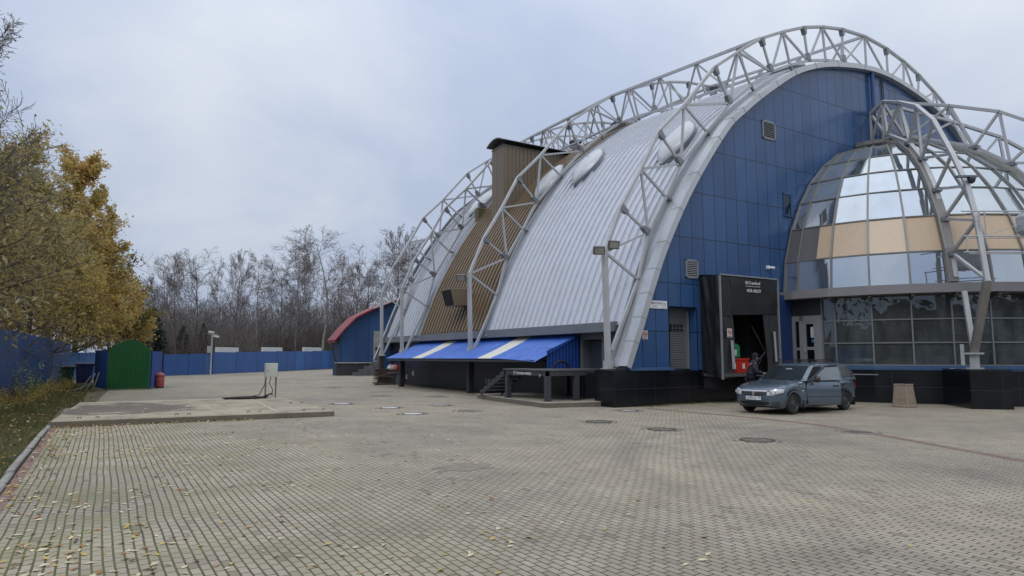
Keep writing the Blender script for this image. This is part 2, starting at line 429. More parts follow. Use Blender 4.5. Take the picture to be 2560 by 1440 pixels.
    # moss creeping over the blocks near the verge
    creep = math_n(nt, 'MULTIPLY', math_n(nt, 'MULTIPLY', left, ramp(nt, moss_n, [(.42, g3(0)), (.68, g3(1))])), .55)
    c = mixc(nt, creep, c, (.16, .155, .07))
    h = math_n(nt, 'ADD', math_n(nt, 'MULTIPLY', math_n(nt, 'MINIMUM', math_n(nt, 'MINIMUM', du, dv), .010), 60.0), math_n(nt, 'MULTIPLY', fine, .12))
    principled(nt, c, .78, 0, .35, bump=h, bump_s=.5, bump_d=.012); return m
paving = paving_mat()
def concrete_mat(name, col, stain=0.0):
    m = bpy.data.materials.new(name); nt, _, L = nodes_of(m)
    pos = position(nt)
    a = noise_n(nt, pos, 1.1, 7, .68); b = noise_n(nt, pos, 30, 4, .7); c2 = noise_n(nt, scaled(nt, pos, (6, 6, .8)), 1, 4)
    c = ramp(nt, a, [(.3, [x * .55 for x in col]), (.48, [x * .92 for x in col]), (.7, [x * 1.18 for x in col])])
    c = mixc(nt, .5, c, ramp(nt, b, [(.3, g3(.7)), (.7, g3(1.2))]), 'MULTIPLY')
    s = nt.nodes.new('ShaderNodeSeparateXYZ'); L.new(pos, s.inputs[0])
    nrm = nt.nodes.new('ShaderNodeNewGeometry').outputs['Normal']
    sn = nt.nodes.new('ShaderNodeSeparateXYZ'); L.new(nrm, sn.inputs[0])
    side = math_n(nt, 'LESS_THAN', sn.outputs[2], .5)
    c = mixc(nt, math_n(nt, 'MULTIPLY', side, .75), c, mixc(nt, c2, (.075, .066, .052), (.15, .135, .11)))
    if stain:
        # dark damp patch left on the slab by rotting leaves
        dx = math_n(nt, 'DIVIDE', math_n(nt, 'ADD', s.outputs[0], 14.2), 2.0)
        dy = math_n(nt, 'DIVIDE', math_n(nt, 'SUBTRACT', s.outputs[1], 5.6), 2.6)
        rr = math_n(nt, 'SQRT', math_n(nt, 'ADD', math_n(nt, 'MULTIPLY', dx, dx), math_n(nt, 'MULTIPLY', dy, dy)))
        f = math_n(nt, 'ADD', rr, math_n(nt, 'MULTIPLY', math_n(nt, 'SUBTRACT', a, .5), 2.2))
        k = ramp(nt, f, [(.75, g3(1)), (1.1, g3(0))])
        c = mixc(nt, math_n(nt, 'MULTIPLY', k, .8), c, mixc(nt, b, (.05, .045, .042), (.14, .12, .10)))
        edge = math_n(nt, 'GREATER_THAN', s.outputs[1], 9.0)
        c = mixc(nt, math_n(nt, 'MULTIPLY', edge, .7), c, (.46, .43, .37))
    principled(nt, c, .85, 0, .3, bump=b, bump_s=.35, bump_d=.01); return m
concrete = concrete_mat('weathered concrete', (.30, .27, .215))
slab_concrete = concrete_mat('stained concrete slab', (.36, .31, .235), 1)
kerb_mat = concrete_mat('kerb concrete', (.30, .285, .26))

mb = MB(); n = 48
mb.add([(500 * math.cos(2 * PI * k / n), 500 * math.sin(2 * PI * k / n) + 60, -.06) for k in range(n)], [tuple(range(n))])
tag(build('ground', mb, soil), kind='structure')
pv = [(-15.93, -40), (45, -40), (45, 84), (15, 81), (3.3, 65.4), (-2.2, 61.6), (-5.5, 55.6), (-10.2, 51.6), (-11.5, 30), (-11.9, 27.2), (-12.2, 24), (-14.6, 22.6), (-15.2, 9.6), (-15.93, 9.4)]
mb = MB(); mb.add([(x, y, 0) for x, y in pv], [tuple(range(len(pv)))])
tag(build('paving', mb, paving), kind='structure')
# red brick stripe laid in the paving
def red_brick():
    m = bpy.data.materials.new('red paving bricks'); nt, _, L = nodes_of(m)
    pos = position(nt); s = nt.nodes.new('ShaderNodeSeparateXYZ'); L.new(pos, s.inputs[0])
    j = math_n(nt, 'MAXIMUM', seams(nt, s.outputs[1], .1, 0, .009), seams(nt, s.outputs[0], .2, .05, .009))
    a = noise_n(nt, pos, 6, 4)
    c = ramp(nt, a, [(.3, (.165, .11, .09)), (.7, (.25, .155, .125))])
    principled(nt, mixc(nt, j, c, (.06, .05, .045)), .8); return m
red_b = red_brick()
sp_pts = [V(p) for p in [(.8, -1.0, .004), (.95, -3, .004), (1.0, -5.3, .004), (.75, -7.3, .004), (-.2, -9.6, .004), (-1.1, -11.4, .004), (-1.75, -12.8, .004), (-2.6, -14.6, .004)]]
rows = []
for i, p in enumerate(sp_pts):
    t = (sp_pts[min(i + 1, len(sp_pts) - 1)] - sp_pts[max(0, i - 1)]).normalized(); nn = V((-t.y, t.x, 0))
    rows.append([p - nn * .11, p + nn * .11])
mb = MB(); mb.grid(rows); tag(build('brick_path', mb, red_b), kind='structure')
mb = MB(); mb.add([(-15.93, -20, .003), (-15.80, -20, .003), (-15.80, 1.7, .003), (-15.93, 1.7, .003)], [(0, 1, 2, 3)])
tag(build('brick_border', mb, red_b), kind='structure')
# kerb stones along the verge
kerb_n = 0
y = -8.6
while y < 1.5:
    mb = MB(); dx = R.uniform(-.02, .02); ln = .98
    mb.box((-16.05 + dx, y, -.1), (-15.945 + dx, y + ln, .06 + R.uniform(-.015, .015)))
    k = build('kerb_stone', mb, kerb_mat, bevel=.02, loc=(-16.0, y + .5, 0))
    tag(k, 'grey concrete kerb stone in the row between the mossy paving and the grass verge', 'kerb', 'kerb stones along the verge')
    y += 1.0

# concrete slab on the left
def slab_poly(z): return [V((-15.95, 2.05, z)), V((-9.05, 1.62, z)), V((-8.95, 9.15, z)), V((-15.55, 9.6, z))]
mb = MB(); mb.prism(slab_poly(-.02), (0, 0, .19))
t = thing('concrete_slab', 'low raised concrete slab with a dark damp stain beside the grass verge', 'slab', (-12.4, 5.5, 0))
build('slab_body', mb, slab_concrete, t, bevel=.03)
for a, b in (((-10.6, 1.9, .175), (-10.1, 9.0, .175)), ((-11.9, 1.95, .175), (-12.2, 6.2, .175))):
    mb = MB(); a, b = V(a), V(b); q = V((.045, 0, 0)); mb.quad(a - q, a + q, b + q * .6, b - q * .6)
    build('mortar_strip', mb, M('pale mortar strip', (.42, .37, .29), .85, var=.3, scale=6), t)
mb = MB()
for x, yy in ((-15.4, 2.3), (-15.0, 2.3), (-13.2, 2.2), (-12.9, 2.15), (-11.4, 2.1), (-11.1, 2.05), (-9.9, 1.95), (-9.35, 1.9), (-9.5, 5.2), (-9.15, 5.2)):
    mb.tube([(x, yy, .16), (x + .01, yy, .205), (x + .07, yy + .02, .21), (x + .08, yy + .02, .17)], .010, 5)
build('lifting_loop', mb, M('rusty rebar', (.05, .03, .02), .7), t)

# manhole covers
iron = M('worn cast iron', (.17, .155, .135), .6, .2, .3, 8)
iron_w = M('white painted cover', (.60, .61, .62), .5, var=.1, scale=6)
joint_dark = M('dark joint ring', (.06, .052, .043), .9, var=.35, scale=9)
sett_m = M('cut paving setts', (.25, .22, .185), .85, var=.3, scale=9)
iron_p = M('sand coloured iron cover', (.20, .185, .165), .7, .1, .25, 8)
MH = [((855, 1010), 'w', 'white painted manhole cover nearest the right end of the concrete slab'),
      ((975, 1020), 'w', 'white manhole cover in the middle of the three white ones'),
      ((1033, 1035), 'w', 'white manhole cover nearest the viewer of the three white ones'),
      ((1095, 992), 'p', 'sand coloured manhole cover out from the foot of the black stairs'),
      ((1103, 1014), 'h', 'half painted manhole cover with a worn pale patch'),
      ((1170, 1028), 'p', 'manhole cover in a rough row of loose paving bricks'),
      ((950, 990), 'p', 'sand coloured manhole cover farthest back toward the blue awning'),
      ((1497, 1055), 'i', 'dark iron manhole cover in front of the concrete base of the black platform'),
      ((1655, 1074), 'i', 'dark iron manhole cover left of the grey car'),
      ((1893, 1101), 'i', 'dark iron manhole cover in the paving in front of the car'),
      ((2145, 1081), 'r', 'manhole cover beside the red brick stripe'),
      ((1570, 1027), 'h', 'pale worn manhole cover at the corner of the black plinth'),
      ((830, 969), 'p', 'sand coloured manhole cover farthest away beyond the slab')]
for (px, kind, lab) in MH:
    p = on_z(*px); t = thing('manhole_cover', lab, 'manhole cover', (p.x, p.y, 0), 'manhole covers in the yard')
    mb = MB(); rr = .34
    mb.lathe([(rr - .05, .005), (rr - .03, .014), (rr + .012, .014), (rr + .02, .004)], 32, (p.x, p.y, 0), cap=False)
    build('frame', mb, joint_dark if kind in 'wih' else iron_p, t)
    mb = MB(); mb.lathe([(.0, .010), (rr - .10, .010), (rr - .055, .008)], 28, (p.x, p.y, 0), cap=False)
    for k in range(-3, 4): mb.box((p.x - .25, p.y + k * .08 - .012, .010), (p.x + .25, p.y + k * .08 + .012, .0135))
    build('lid', mb, {'w': iron_w, 'p': iron_p, 'i': iron, 'h': M('half worn white paint', (.36, .36, .35), .7, var=.5, scale=5), 'r': M('reddish iron', (.12, .085, .075), .7, var=.3, scale=7)}[kind], t)
    # ring of small setts packed round the frame
    mb = MB()
    for k in range(26):
        if R.random() < .25: continue
        a = 2 * PI * k / 26 + R.uniform(-.05, .05); r2 = rr + R.uniform(.1, .16)
        c = V((p.x + r2 * math.cos(a), p.y + r2 * math.sin(a), .006))
        mb.obox(c, V((math.cos(a), math.sin(a), 0)) * .035, V((-math.sin(a), math.cos(a), 0)) * R.uniform(.02, .036), V((0, 0, .007)))
    build('surround', mb, sett_m, t)
p = on_z(1160, 1168)
mb = MB(); rows = []
for j in range(5):
    rows.append([(p.x + (.42 * j / 4) * (1 + .25 * math.sin(k * 2.1) + .1 * math.sin(k * 5)) * math.cos(2 * PI * k / 22) * 1.15, p.y + (.34 * j / 4) * (1 + .2 * math.sin(k * 1.7)) * math.sin(2 * PI * k / 22), .004 + .022 * (1 - (j / 4) ** 2)) for k in range(22)])
mb.grid(rows, closed=True)
tag(build('sand_patch', mb, M('brown sand patch', (.22, .19, .155), .95, var=.3, scale=12, fine=80, bump=.5), loc=p), 'brown sandy patch filling a hole in the paving', 'patch')

# ------------------------------------------------------------------ arched hall
UC = 17.9
HALF = [(.77, 1.32), (1.4, 2.78), (2.0, 4.25), (2.76, 5.88), (4.15, 8.2), (6.13, 10.78), (7.29, 11.83), (9.11, 13.18), (11.32, 14.52), (14.07, 15.42), (17.9, 15.92)]
FULL = HALF + [(2 * UC - u, z) for u, z in reversed(HALF[:-1])]
def catmull(pts, n):
    P = [V((p[0], p[1])) for p in pts]; P = [2 * P[0] - P[1]] + P + [2 * P[-1] - P[-2]]; o = []
    for i in range(1, len(P) - 2):
        for k in range(n):
            t = k / n; a, b, c, d = P[i - 1:i + 3]
            o.append(.5 * ((2 * b) + (c - a) * t + (2 * a - 5 * b + 4 * c - d) * t * t + (3 * b - a - 3 * c + d) * t ** 3))
    o.append(P[-2]); return o
PROF = catmull(FULL, 5)
NORM = []
for i in range(len(PROF)):
    t = (PROF[min(i + 1, len(PROF) - 1)] - PROF[max(i - 1, 0)]).normalized(); NORM.append(V((-t.y, t.x)))
def zs(v): return 1 + .0042 * max(0, min(v, 11))
def prof_pt(i, off, v):
    q = PROF[i] + NORM[i] * off; return V((q.x, v, q.y * zs(v)))
def z_at(u, off=0.0):
    for i in range(len(PROF) - 1):
        a, b = PROF[i] + NORM[i] * off, PROF[i + 1] + NORM[i + 1] * off
        if a.x <= u <= b.x or b.x <= u <= a.x:
            f = (u - a.x) / (b.x - a.x + 1e-9); return a.y + (b.y - a.y) * f
    return 1.3
def frame_at(u, off=.28, v=5.0):
    """point, tangent (up the roof), outward normal on the roof at horizontal position u"""
    z = z_at(u, off); z2 = z_at(u + .15, off)
    t = V((.15, 0, (z2 - z) * zs(v))).normalized(); return V((u, v, z * zs(v))), t, V((-t.z, 0, t.x))

hall = thing('arched_hall', 'large arched hall with silver and brown ribbed roof and blue panelled gable', 'building', (8, 6, 0))
# gable wall, built in vertical strips so that the door openings are real holes
openings = [(2.9, 4.32, 1.15, 3.57), (5.05, 7.3, 1.05, 4.2)]
us = sorted(set([round(.8 + .35 * k, 3) for k in range(99) if .8 + .35 * k < 2 * UC - .8] + [2.9, 4.32, 5.05, 7.3, 2 * UC - .8]))
mb = MB()
for a, b in zip(us, us[1:]):
    z0 = 1.25; mid = (a + b) / 2
    for o in openings:
        if o[0] <= mid <= o[1]: z0 = o[3]
    za, zb = max(z0, z_at(a, .12)), max(z0, z_at(b, .12))
    mb.quad((a, 0, z0), (b, 0, z0), (b, 0, zb), (a, 0, za))
mb.box((4.32, .0, 1.2), (4.36, .62, 3.57)); mb.box((2.86, 0, 1.2), (2.9, .62, 3.57)); mb.box((2.9, 0, 3.57), (4.32, .62, 3.61))
build('gable_wall', mb, blue_panel, hall, recalc=False)
# roller shutter in its recess
mb = MB()
for k in range(27):
    z = 1.28 + k * .086; mb.prism([(2.9, .50, z), (2.9, .47, z + .02), (2.9, .47, z + .07), (2.9, .50, z + .086)], (1.42, 0, 0))
dr = build('roller_door', mb, shutter, hall)
mb = MB()
for r_ in range(2):
    for c in range(6): mb.box((2.98 + c * .19, .455, 2.70 + r_ * .16), (3.11 + c * .19, .475, 2.81 + r_ * .16))
build('window', mb, dark_hole, dr)
mb = MB(); mb.box((4.20, .36, 1.28), (4.28, .48, 3.5)); mb.box((2.9, .36, 1.28), (2.98, .48, 3.5)); build('guide_rail', mb, alu, dr)
# inner dock door behind the shelter
mb = MB(); mb.box((5.05, 1.0, 1.05), (7.3, 1.1, 4.3)); mb.box((4.95, 0.05, 1.0), (5.05, 1.0, 4.3)); mb.box((7.3, .05, 1.0), (7.4, 1.0, 4.3))
build('dock_recess', mb, M('dark dock lining', (.028, .029, .031), .6), hall)
mb = MB()
for k in range(30):
    z = 1.2 + k * .1; mb.prism([(5.06, .96, z), (5.06, .92, z + .015), (5.06, .92, z + .085), (5.06, .96, z + .1)], (1.25, 0, 0))
build('inner_door', mb, M('dark inner door slats', (.16, .165, .17), .5), hall)
mb = MB(); mb.box((4.55, -.03, 1.0), (5.05, -.01, 4.75)); mb.box((7.3, -.03, 1.0), (7.85, -.01, 4.75)); mb.box((5.05, -.03, 4.2), (7.3, -.01, 4.75)); build('dark_wall_sheet', mb, M('painted wall darkness', (.012, .012, .013), .7), hall)  # dark sheet added over the blue wall to darken the shelter inside
mb = MB(); mb.box((4.6, -.95, 1.0), (7.8, 1.0, 1.12)); build('dock_floor', mb, M('dock floor steel', (.075, .075, .078), .5), hall)
# rim along the gable edge
sec = [(.0, .03), (.0, -.26), (.24, -.26), (.24, .2), (.12, .26), (.12, .70), (.29, .72), (.29, .78), (-.02, .78)]
mb = MB(); rows = []
for i in range(len(PROF)): rows.append([prof_pt(i, o, v) for o, v in sec])
mb.grid(rows, closed=True)
for i in range(0, len(PROF), 3):        # butt joints of the rim sheets
    a, b = prof_pt(i, .242, -.263), prof_pt(i, .242, .2); t = V((-NORM[i].y, 0, NORM[i].x)) * -1
    c = (a + b) / 2; nn = V((NORM[i].x, 0, NORM[i].y)); tt = V((NORM[i].y, 0, -NORM[i].x))
    mb.obox(c, V((0, .236, 0)), tt * .011, nn * .007, 1)
    mb.obox(prof_pt(i, .12, -.262), V((0, .006, 0)), tt * .011, nn * .122, 1)
build('gable_rim', mb, [silver_trim, M('rim joint', (.28, .285, .295), .6)], hall)
# roof: ribbed sheets following the arch
def roof_strip(name, v0, v1, shape, period, mat, off=.28):
    prof = []; v = v0
    while v < v1 - 1e-6:
        for dv, h in shape:
            if v + dv <= v1: prof.append((v + dv, h))
        v += period
    prof.append((v1, 0))
    mb = MB(); rows = []
    for i in range(len(PROF)):
        if PROF[i].y < 2.7: continue
        rows.append([prof_pt(i, off + h, vv) for vv, h in prof])
    mb.grid(rows); return build(name, mb, mat, hall, recalc=False)
standing = [(0, 0), (.31, 0), (.322, .095), (.372, .095), (.384, 0)]
trap = [(0, 0), (.17, 0), (.185, .13), (.315, .13), (.33, 0)]
roof_strip('roof', .75, 10.35, standing, .42, silver)
roof_strip('roof', 11.05, 18.65, trap, .375, brown)
roof_strip('roof', 19.35, 22.2, standing, .42, silver)
roof_strip('roof', 22.8, 24.3, standing, .42, silver)
for v0, v1 in ((10.35, 11.05), (18.65, 19.35), (22.2, 22.8)):
    mb = MB(); rows = []
    for i in range(len(PROF)):
        if PROF[i].y < 2.4: continue
        rows.append([prof_pt(i, .28, v0), prof_pt(i, .36, v0 + .03), prof_pt(i, .36, v0 + .2), prof_pt(i, .30, v0 + .25), prof_pt(i, .30, v1 - .25), prof_pt(i, .36, v1 - .2), prof_pt(i, .36, v1 - .03), prof_pt(i, .28, v1)])
    mb.grid(rows); build('roof_flashing', mb, trim_grey, hall)
mb = MB(); rows = []
for i in range(len(PROF)): rows.append([prof_pt(i, .5, 24.28), prof_pt(i, .5, 24.5), prof_pt(i, 0, 24.5)])
mb.grid(rows); build('gable_rim', mb, silver_trim, hall)
mb = MB()
for a, b in zip(us, us[1:]): mb.quad((a, 24.3, 0), (b, 24.3, 0), (b, 24.3, z_at(b, .2) * 1.045), (a, 24.3, z_at(a, .2) * 1.045))
build('gable_wall', mb, blue_panel, hall)
# fascia beam, side wall, plinths
mb = MB(); y = .9
while y < 24.4:
    e = min(y + 2.4, 24.5); mb.box((.98, y, 2.66), (1.4, e - .015, 3.03)); y += 2.4
build('eaves_fascia', mb, fascia_m, hall, bevel=.01)
mb = MB(); mb.box((1.5, .2, 1.25), (1.9, 2.24, 2.7)); mb.box((1.5, 3.42, 0), (1.9, 24.3, 2.7)); mb.box((1.5, 2.24, 2.42), (1.9, 3.42, 2.7)); mb.box((1.55, .2, 0), (1.9, 3.42, 1.25))
build('side_wall', mb, grey_wall, hall)
mb = MB(); mb.box((1.42, 3.6, -.1), (1.497, 24.34, 1.02)); build('side_plinth', mb, M('charcoal base panel', (.030, .031, .036), .5, var=.15), hall)
mb = MB(); mb.box((1.45, 3.6, 1.02), (1.497, 24.34, 2.6)); build('side_cladding', mb, M('navy base panel', (.010, .015, .035), .45, var=.15), hall)
mb = MB(); mb.box((1.86, 2.24, 1.28), (1.9, 3.42, 2.42)); mb.box((1.82, 2.3, 1.30), (1.865, 3.36, 2.38), 0)
d_ = build('side_door', mb, M('charcoal door', (.045, .05, .056), .5), hall)
mb = MB(); mb.box((1.76, 2.42, 1.75), (1.82, 2.5, 1.92)); build('handle', mb, dark_hole, d_)
mb = MB(); mb.box((.06, -.16, -.1), (2.43, .9, 1.27)); mb.box((.7, .9, -.1), (1.6, 1.5, 1.27))
build('plinth', mb, granite, hall)
mb = MB(); mb.box((2.43, .06, -.1), (10.2, .5, 1.10)); mb.box((2.43, .0, 1.1), (4.5, .9, 1.22)); build('plinth', mb, granite, hall)
mb = MB(); mb.prism([(.76, -.24, 1.275), (.76, .0, 1.36), (.76, .0, 1.275)], (2.15, 0, 0)); mb.box((.74, -.26, 1.245), (2.92, -.0, 1.274))
build('window_sill', mb, blue_sill, hall)
mb = MB()
for x in (4.9, 7.6):
    mb.box((x - .22, -.28, .55), (x + .22, .06, 1.0))
build('dock_bumper', mb, M('black rubber bumper', (.012, .013, .02), .8), hall)
# louvres, window, drain pipe
def louvre(x0, x1, z0, z1, n_):
    mb = MB()
    mb.box((x0, -.05, z0), (x0 + .05, .0, z1)); mb.box((x1 - .05, -.05, z0), (x1, 0, z1)); mb.box((x0, -.05, z0), (x1, 0, z0 + .05)); mb.box((x0, -.05, z1 - .05), (x1, 0, z1))
    f = build('ventilation_grille', mb, alu, hall)
    mb = MB(); h = (z1 - z0 - .1) / n_
    for k in range(n_):
        z = z0 + .05 + k * h; mb.prism([(x0 + .05, -.008, z + h * .9), (x0 + .05, -.055, z + h * .25), (x0 + .05, -.055, z + h * .15), (x0 + .05, -.02, z + h * .8)], (x1 - x0 - .1, 0, 0))
    build('slats', mb, M('pale louvre blade', (.27, .28, .295), .4, .2), f)
    mb = MB(); mb.box((x0 + .05, -.006, z0 + .05), (x1 - .05, -.004, z1 - .05)); build('backing', mb, dark_hole, f)
louvre(3.8, 4.45, 4.72, 5.44, 9)
louvre(8.62, 9.45, 11.05, 11.85, 9)
mb = MB(); x0, x1, z0, z1 = 9.83, 10.36, 7.82, 8.8
mb.box((x0, -.04, z0), (x0 + .05, .0, z1)); mb.box((x1 - .05, -.04, z0), (x1, 0, z1)); mb.box((x0, -.04, z1 - .05), (x1, 0, z1)); mb.box((x0 - .03, -.09, z0 - .04), (x1 + .03, 0, z0 + .02))
f = build('window', mb, blue_sill, hall)
mb = MB(); mb.box((x0 + .05, -.012, z0 + .02), (x1 - .05, -.004, z1 - .05)); build('pane', mb, M('dark blue window pane', (.006, .016, .045), .1), f)
mb = MB(); mb.tube([(17.05, -.14, 15.95), (17.05, -.12, 12.0)], .095, 12); mb.box((16.88, -.24, 15.92), (17.24, .0, 16.0)); 
build('drainpipe', mb, M('bright blue pipe', (.018, .065, .225), .4), hall)
mb = MB()
for dx in (.95, 1.1):
    mb.tube([(17.05 + dx, -.03, 15.7), (17.1 + dx, -.04, 14.8), (17.05 + dx + .1, -.04, 13.9), (17.2 + dx, -.04, 12.8)], .02, 5)
build('cable', mb, dark_hole, hall)
# rooflights
def skylight(u, v, Ls=1.4, W=.84):
    p, t, nrm = frame_at(u, .28, v); y = V((0, 1, 0))
    def outline(s): return W * max(0, 1 - abs(s) ** 2.1)
    S = [-1 + 2 * k / 28 for k in range(29)]
    # curb
    bend = lambda s: nrm * (-.055 * (s * Ls) ** 2 / 2.0)
    lo, hi = [], []
    for s in S: lo.append(p + t * s * Ls + y * outline(s) + bend(s)); 
    for s in reversed(S[1:-1]): lo.append(p + t * s * Ls - y * outline(s) + bend(s))
    c0 = p
    grow = lambda q, k, h: c0 + (q - c0) * k + nrm * h
    mb = MB(); mb.grid([[grow(q, 1.0, -.1) for q in lo], [grow(q, 1.0, .17) for q in lo], [grow(q, 1.06, .18) for q in lo], [grow(q, 1.06, .23) for q in lo], [grow(q, .95, .24) for q in lo]], closed=True)
    sk = build('skylight', mb, trim_grey, hall, smooth=40)
    mb = MB(); rows = []
    for q in range(13):
        a = -1 + 2 * q / 12
        rows.append([p + t * s * Ls * .98 + y * outline(s) * .97 * a + bend(s) + nrm * (.23 + .27 * math.sqrt(max(0, 1 - a * a)) * math.sqrt(max(0, 1 - s * s))) for s in S])
    mb.grid(rows); build('bubble', mb, bubble, sk, smooth=True)
for u, v in ((5.75, 2.05), (6.0, 8.5), (5.8, 11.75), (6.3, 20.3), (8.9, 20.4), (13.2, 2.0)): skylight(u, v)
# ventilation tower in the brown bay
tx0, tx1, tv0, tv1, tz = 4.45, 9.6, 14.55, 16.0, 14.1
mb = MB()
def batten(x0, y0, x1, y1, zlow0, zlow1):
    d_ = V((x1 - x0, y1 - y0, 0)); ln = d_.length; d_.normalize(); nn = V((d_.y, -d_.x, 0))
    k = int(ln / .26)
    for i in range(k):
        a = i / k; b = (i + 1) / k - .03 / ln; z0 = zlow0 + (zlow1 - zlow0) * a
        A = V((x0, y0, 0)) + d_ * ln * a; B = V((x0, y0, 0)) + d_ * ln * b
        mb.hexa([A + nn * .0 + V((0, 0, z0)), B + V((0, 0, z0)), B - nn * .06 + V((0, 0, z0)), A - nn * .06 + V((0, 0, z0)), A + V((0, 0, tz)), B + V((0, 0, tz)), B - nn * .06 + V((0, 0, tz)), A - nn * .06 + V((0, 0, tz))])
batten(tx0, tv0, tx1, tv0, 9.2, 13.9); batten(tx0, tv1, tx0, tv0, 9.1, 9.1); batten(tx1, tv1, tx0, tv1, 13.9, 9.2)
mb.box((tx0 + .04, tv0 + .04, 9.3), (tx1, tv1 - .04, tz - .02))
tw = build('ventilation_tower', mb, brown_wall, hall)
mb = MB(); mb.box((tx0 + .03, tv0 + .03, tz + .02), (tx1 - .1, tv1 - .03, tz + .26)); build('vent_slot', mb, dark_hole, tw)
mb = MB(); mb.box((tx0 - .03, tv0 - .03, tz - .03), (tx1, tv1 + .03, tz + .03)); build('coping', mb, brown_wall, tw)
mb = MB(); rows = []
for k in range(9):
    a = -1 + 2 * k / 8; yy = (tv0 + tv1) / 2 + a * .98; zz_ = tz + .24 + .30 * (1 - a * a)
    rows.append([(tx0 - .25, yy, zz_), (tx1 + .3, yy, zz_), (tx1 + .3, yy, zz_ - .06), (tx0 - .25, yy, zz_ - .06)])
mb.grid(rows, closed=True); build('cap_roof', mb, M('dark tower cap', (.15, .155, .165), .4, .3), tw)
# small vents standing on the roof
for u, v in ((12.6, 6.0), (10.6, 15.8)):
    p, t, nrm = frame_at(u, .28, v); mb = MB(); mb.lathe([(.2, -.3), (.2, .5), (.42, .5), (.42, .6), (.05, .72)], 16, p); build('roof_vent', mb, steel_dark, hall)
p, t, nrm = frame_at(12.4, .28, 13.2); mb = MB(); rows = []
for k in range(9):
    a = PI * k / 8; rows.append([p + V((x, math.cos(a) * 1.0, math.sin(a) * .9 - .3)) for x in (-.6, 1.2)])
mb.grid(rows); mb.prism([p + V((-.6, math.cos(PI * k / 8), math.sin(PI * k / 8) * .9 - .3)) for k in range(9)], (.05, 0, 0)); build('roof_hood', mb, M('dark brown hood', (.06, .05, .042), .5), hall)

# ------------------------------------------------------------------ arch trusses outside the roof
OUT = [(.45, 1.30), (.36, 5.5), (1.15, 7.25), (2.2, 8.85), (3.15, 10.48), (4.6, 11.85), (6.45, 13.88), (8.0, 14.95), (9.6, 15.98), (11.15, 16.7), (12.75, 17.35), (14.25, 17.78), (15.9, 18.1), (17.9, 18.25)]
INN = [(.62, 1.94), (1.95, 4.58), (2.5, 6.42), (3.47, 7.92), (4.35, 9.38), (5.88, 10.98), (7.37, 12.5), (8.75, 13.6), (10.2, 14.55), (11.6, 15.22), (13.0, 15.75), (14.4, 16.12), (15.9, 16.36), (17.9, 16.45)]
def mirror(a): return a + [(2 * UC - u, z) for u, z in reversed(a[:-1])]
OUTF, INNF = mirror(OUT), mirror(INN)
def truss_at(v, label, du=0.0, base=1.3, dz=1.0):
    k = zs(v) * dz
    P3 = lambda q: V((q[0] + du, v, q[1] * k))
    t = thing('arch_truss', label, 'roof truss', (du + .45, v, base), 'white steel arch trusses over the hall')
    O = [P3(q) for q in OUTF]; I = [P3(q) for q in INNF]
    O[0].z = base; O[-1].z = base
    mb = MB()
    for a, b in zip(O[1:-1], O[2:-1]): mb.bar(a, b + (b - a).normalized() * .04, .125, .155, (0, 1, 0))
    build('outer_chord', mb, steel, t, bevel=.012)
    mb = MB()
    for a, b in zip(I, I[1:]): mb.bar(a, b + (b - a).normalized() * .03, .115, .115, (0, 1, 0))
    build('inner_chord', mb, steel, t)
    for e, s in ((0, 1), (len(O) - 1, -1)):
        mb = MB(); p = O[e]; q = O[e + s]
        mb.bar(p, q, .17, .17, (0, 1, 0)); mb.box((p.x - .2, p.y - .2, p.z), (p.x + .2, p.y + .2, p.z + .03)); mb.box((p.x - .13, p.y - .13, p.z + .03), (p.x + .13, p.y + .13, p.z + .3))
        build('post', mb, steel, t)
    nn = len(O); webs = [(O[1], I[1]), (O[-2], I[-2])]
    for i in range(2, nn - 2, 2):
        webs += [(O[i], I[i]), (I[i], O[i - 1]), (I[i], O[i + 1])]
    for i in range(3, nn - 3, 2): webs.append((O[i], I[i]))
    for a, b in webs:
        mb = MB(); mb.bar(a, b, .085, .085, (0, 1, 0)); build('brace', mb, steel, t)
    for i in range(2, nn - 2, 2):
        mb = MB()
        for X_, d_ in ((O[i], I[i] - O[i]), (I[i], O[i] - I[i])):
            d_ = d_.normalized(); s = V((d_.z, 0, -d_.x))
            mb.prism([X_ + s * .14 - V((0, .1, 0)), X_ - s * .14 - V((0, .1, 0)), X_ - s * .06 + d_ * .36 - V((0, .1, 0)), X_ + s * .06 + d_ * .36 - V((0, .1, 0))], (0, .2, 0))
        build('gusset', mb, steel_dark, t)
    mb = MB()
    for i in range(1, nn - 1, 2): # stubs that carry the truss on the roof
        p = I[i]; c = V((UC, v, 4)); d_ = (c - p).normalized(); mb.bar(p, p + d_ * .3, .1)
    build('roof_bracket', mb, steel_dark, t)
    return O, I
T1 = truss_at(.6, 'white steel arch truss along the blue gable edge')
T2 = truss_at(10.7, 'white steel arch truss between the silver roof and the brown roof strip', -.2, 1.9, 1.005)
T3 = truss_at(19.0, 'white steel arch truss at the far edge of the brown roof strip', -.35, 1.9)
T4 = truss_at(22.5, 'farthest white steel arch truss at the back end of the hall', -.3, 1.8)
for px_, py_, hh_, lab_ in ((.25, 10.7, 1.9, 'dark pier under the truss post in the middle of the blue awning'), (.1, 19.0, 1.9, 'dark pier under the truss post at the far end of the blue awning'), (.15, 22.5, 1.8, 'dark pier under the foot of the farthest arch truss')):
    mb = MB(); mb.box((px_ - .14, py_ - .14, -.05), (px_ + .14, py_ + .14, hh_)); tag(build('truss_pier', mb, M('charcoal pier', (.026, .027, .033), .6), loc=(px_, py_, 0)), lab_, 'pier', 'dark piers under the arch trusses')
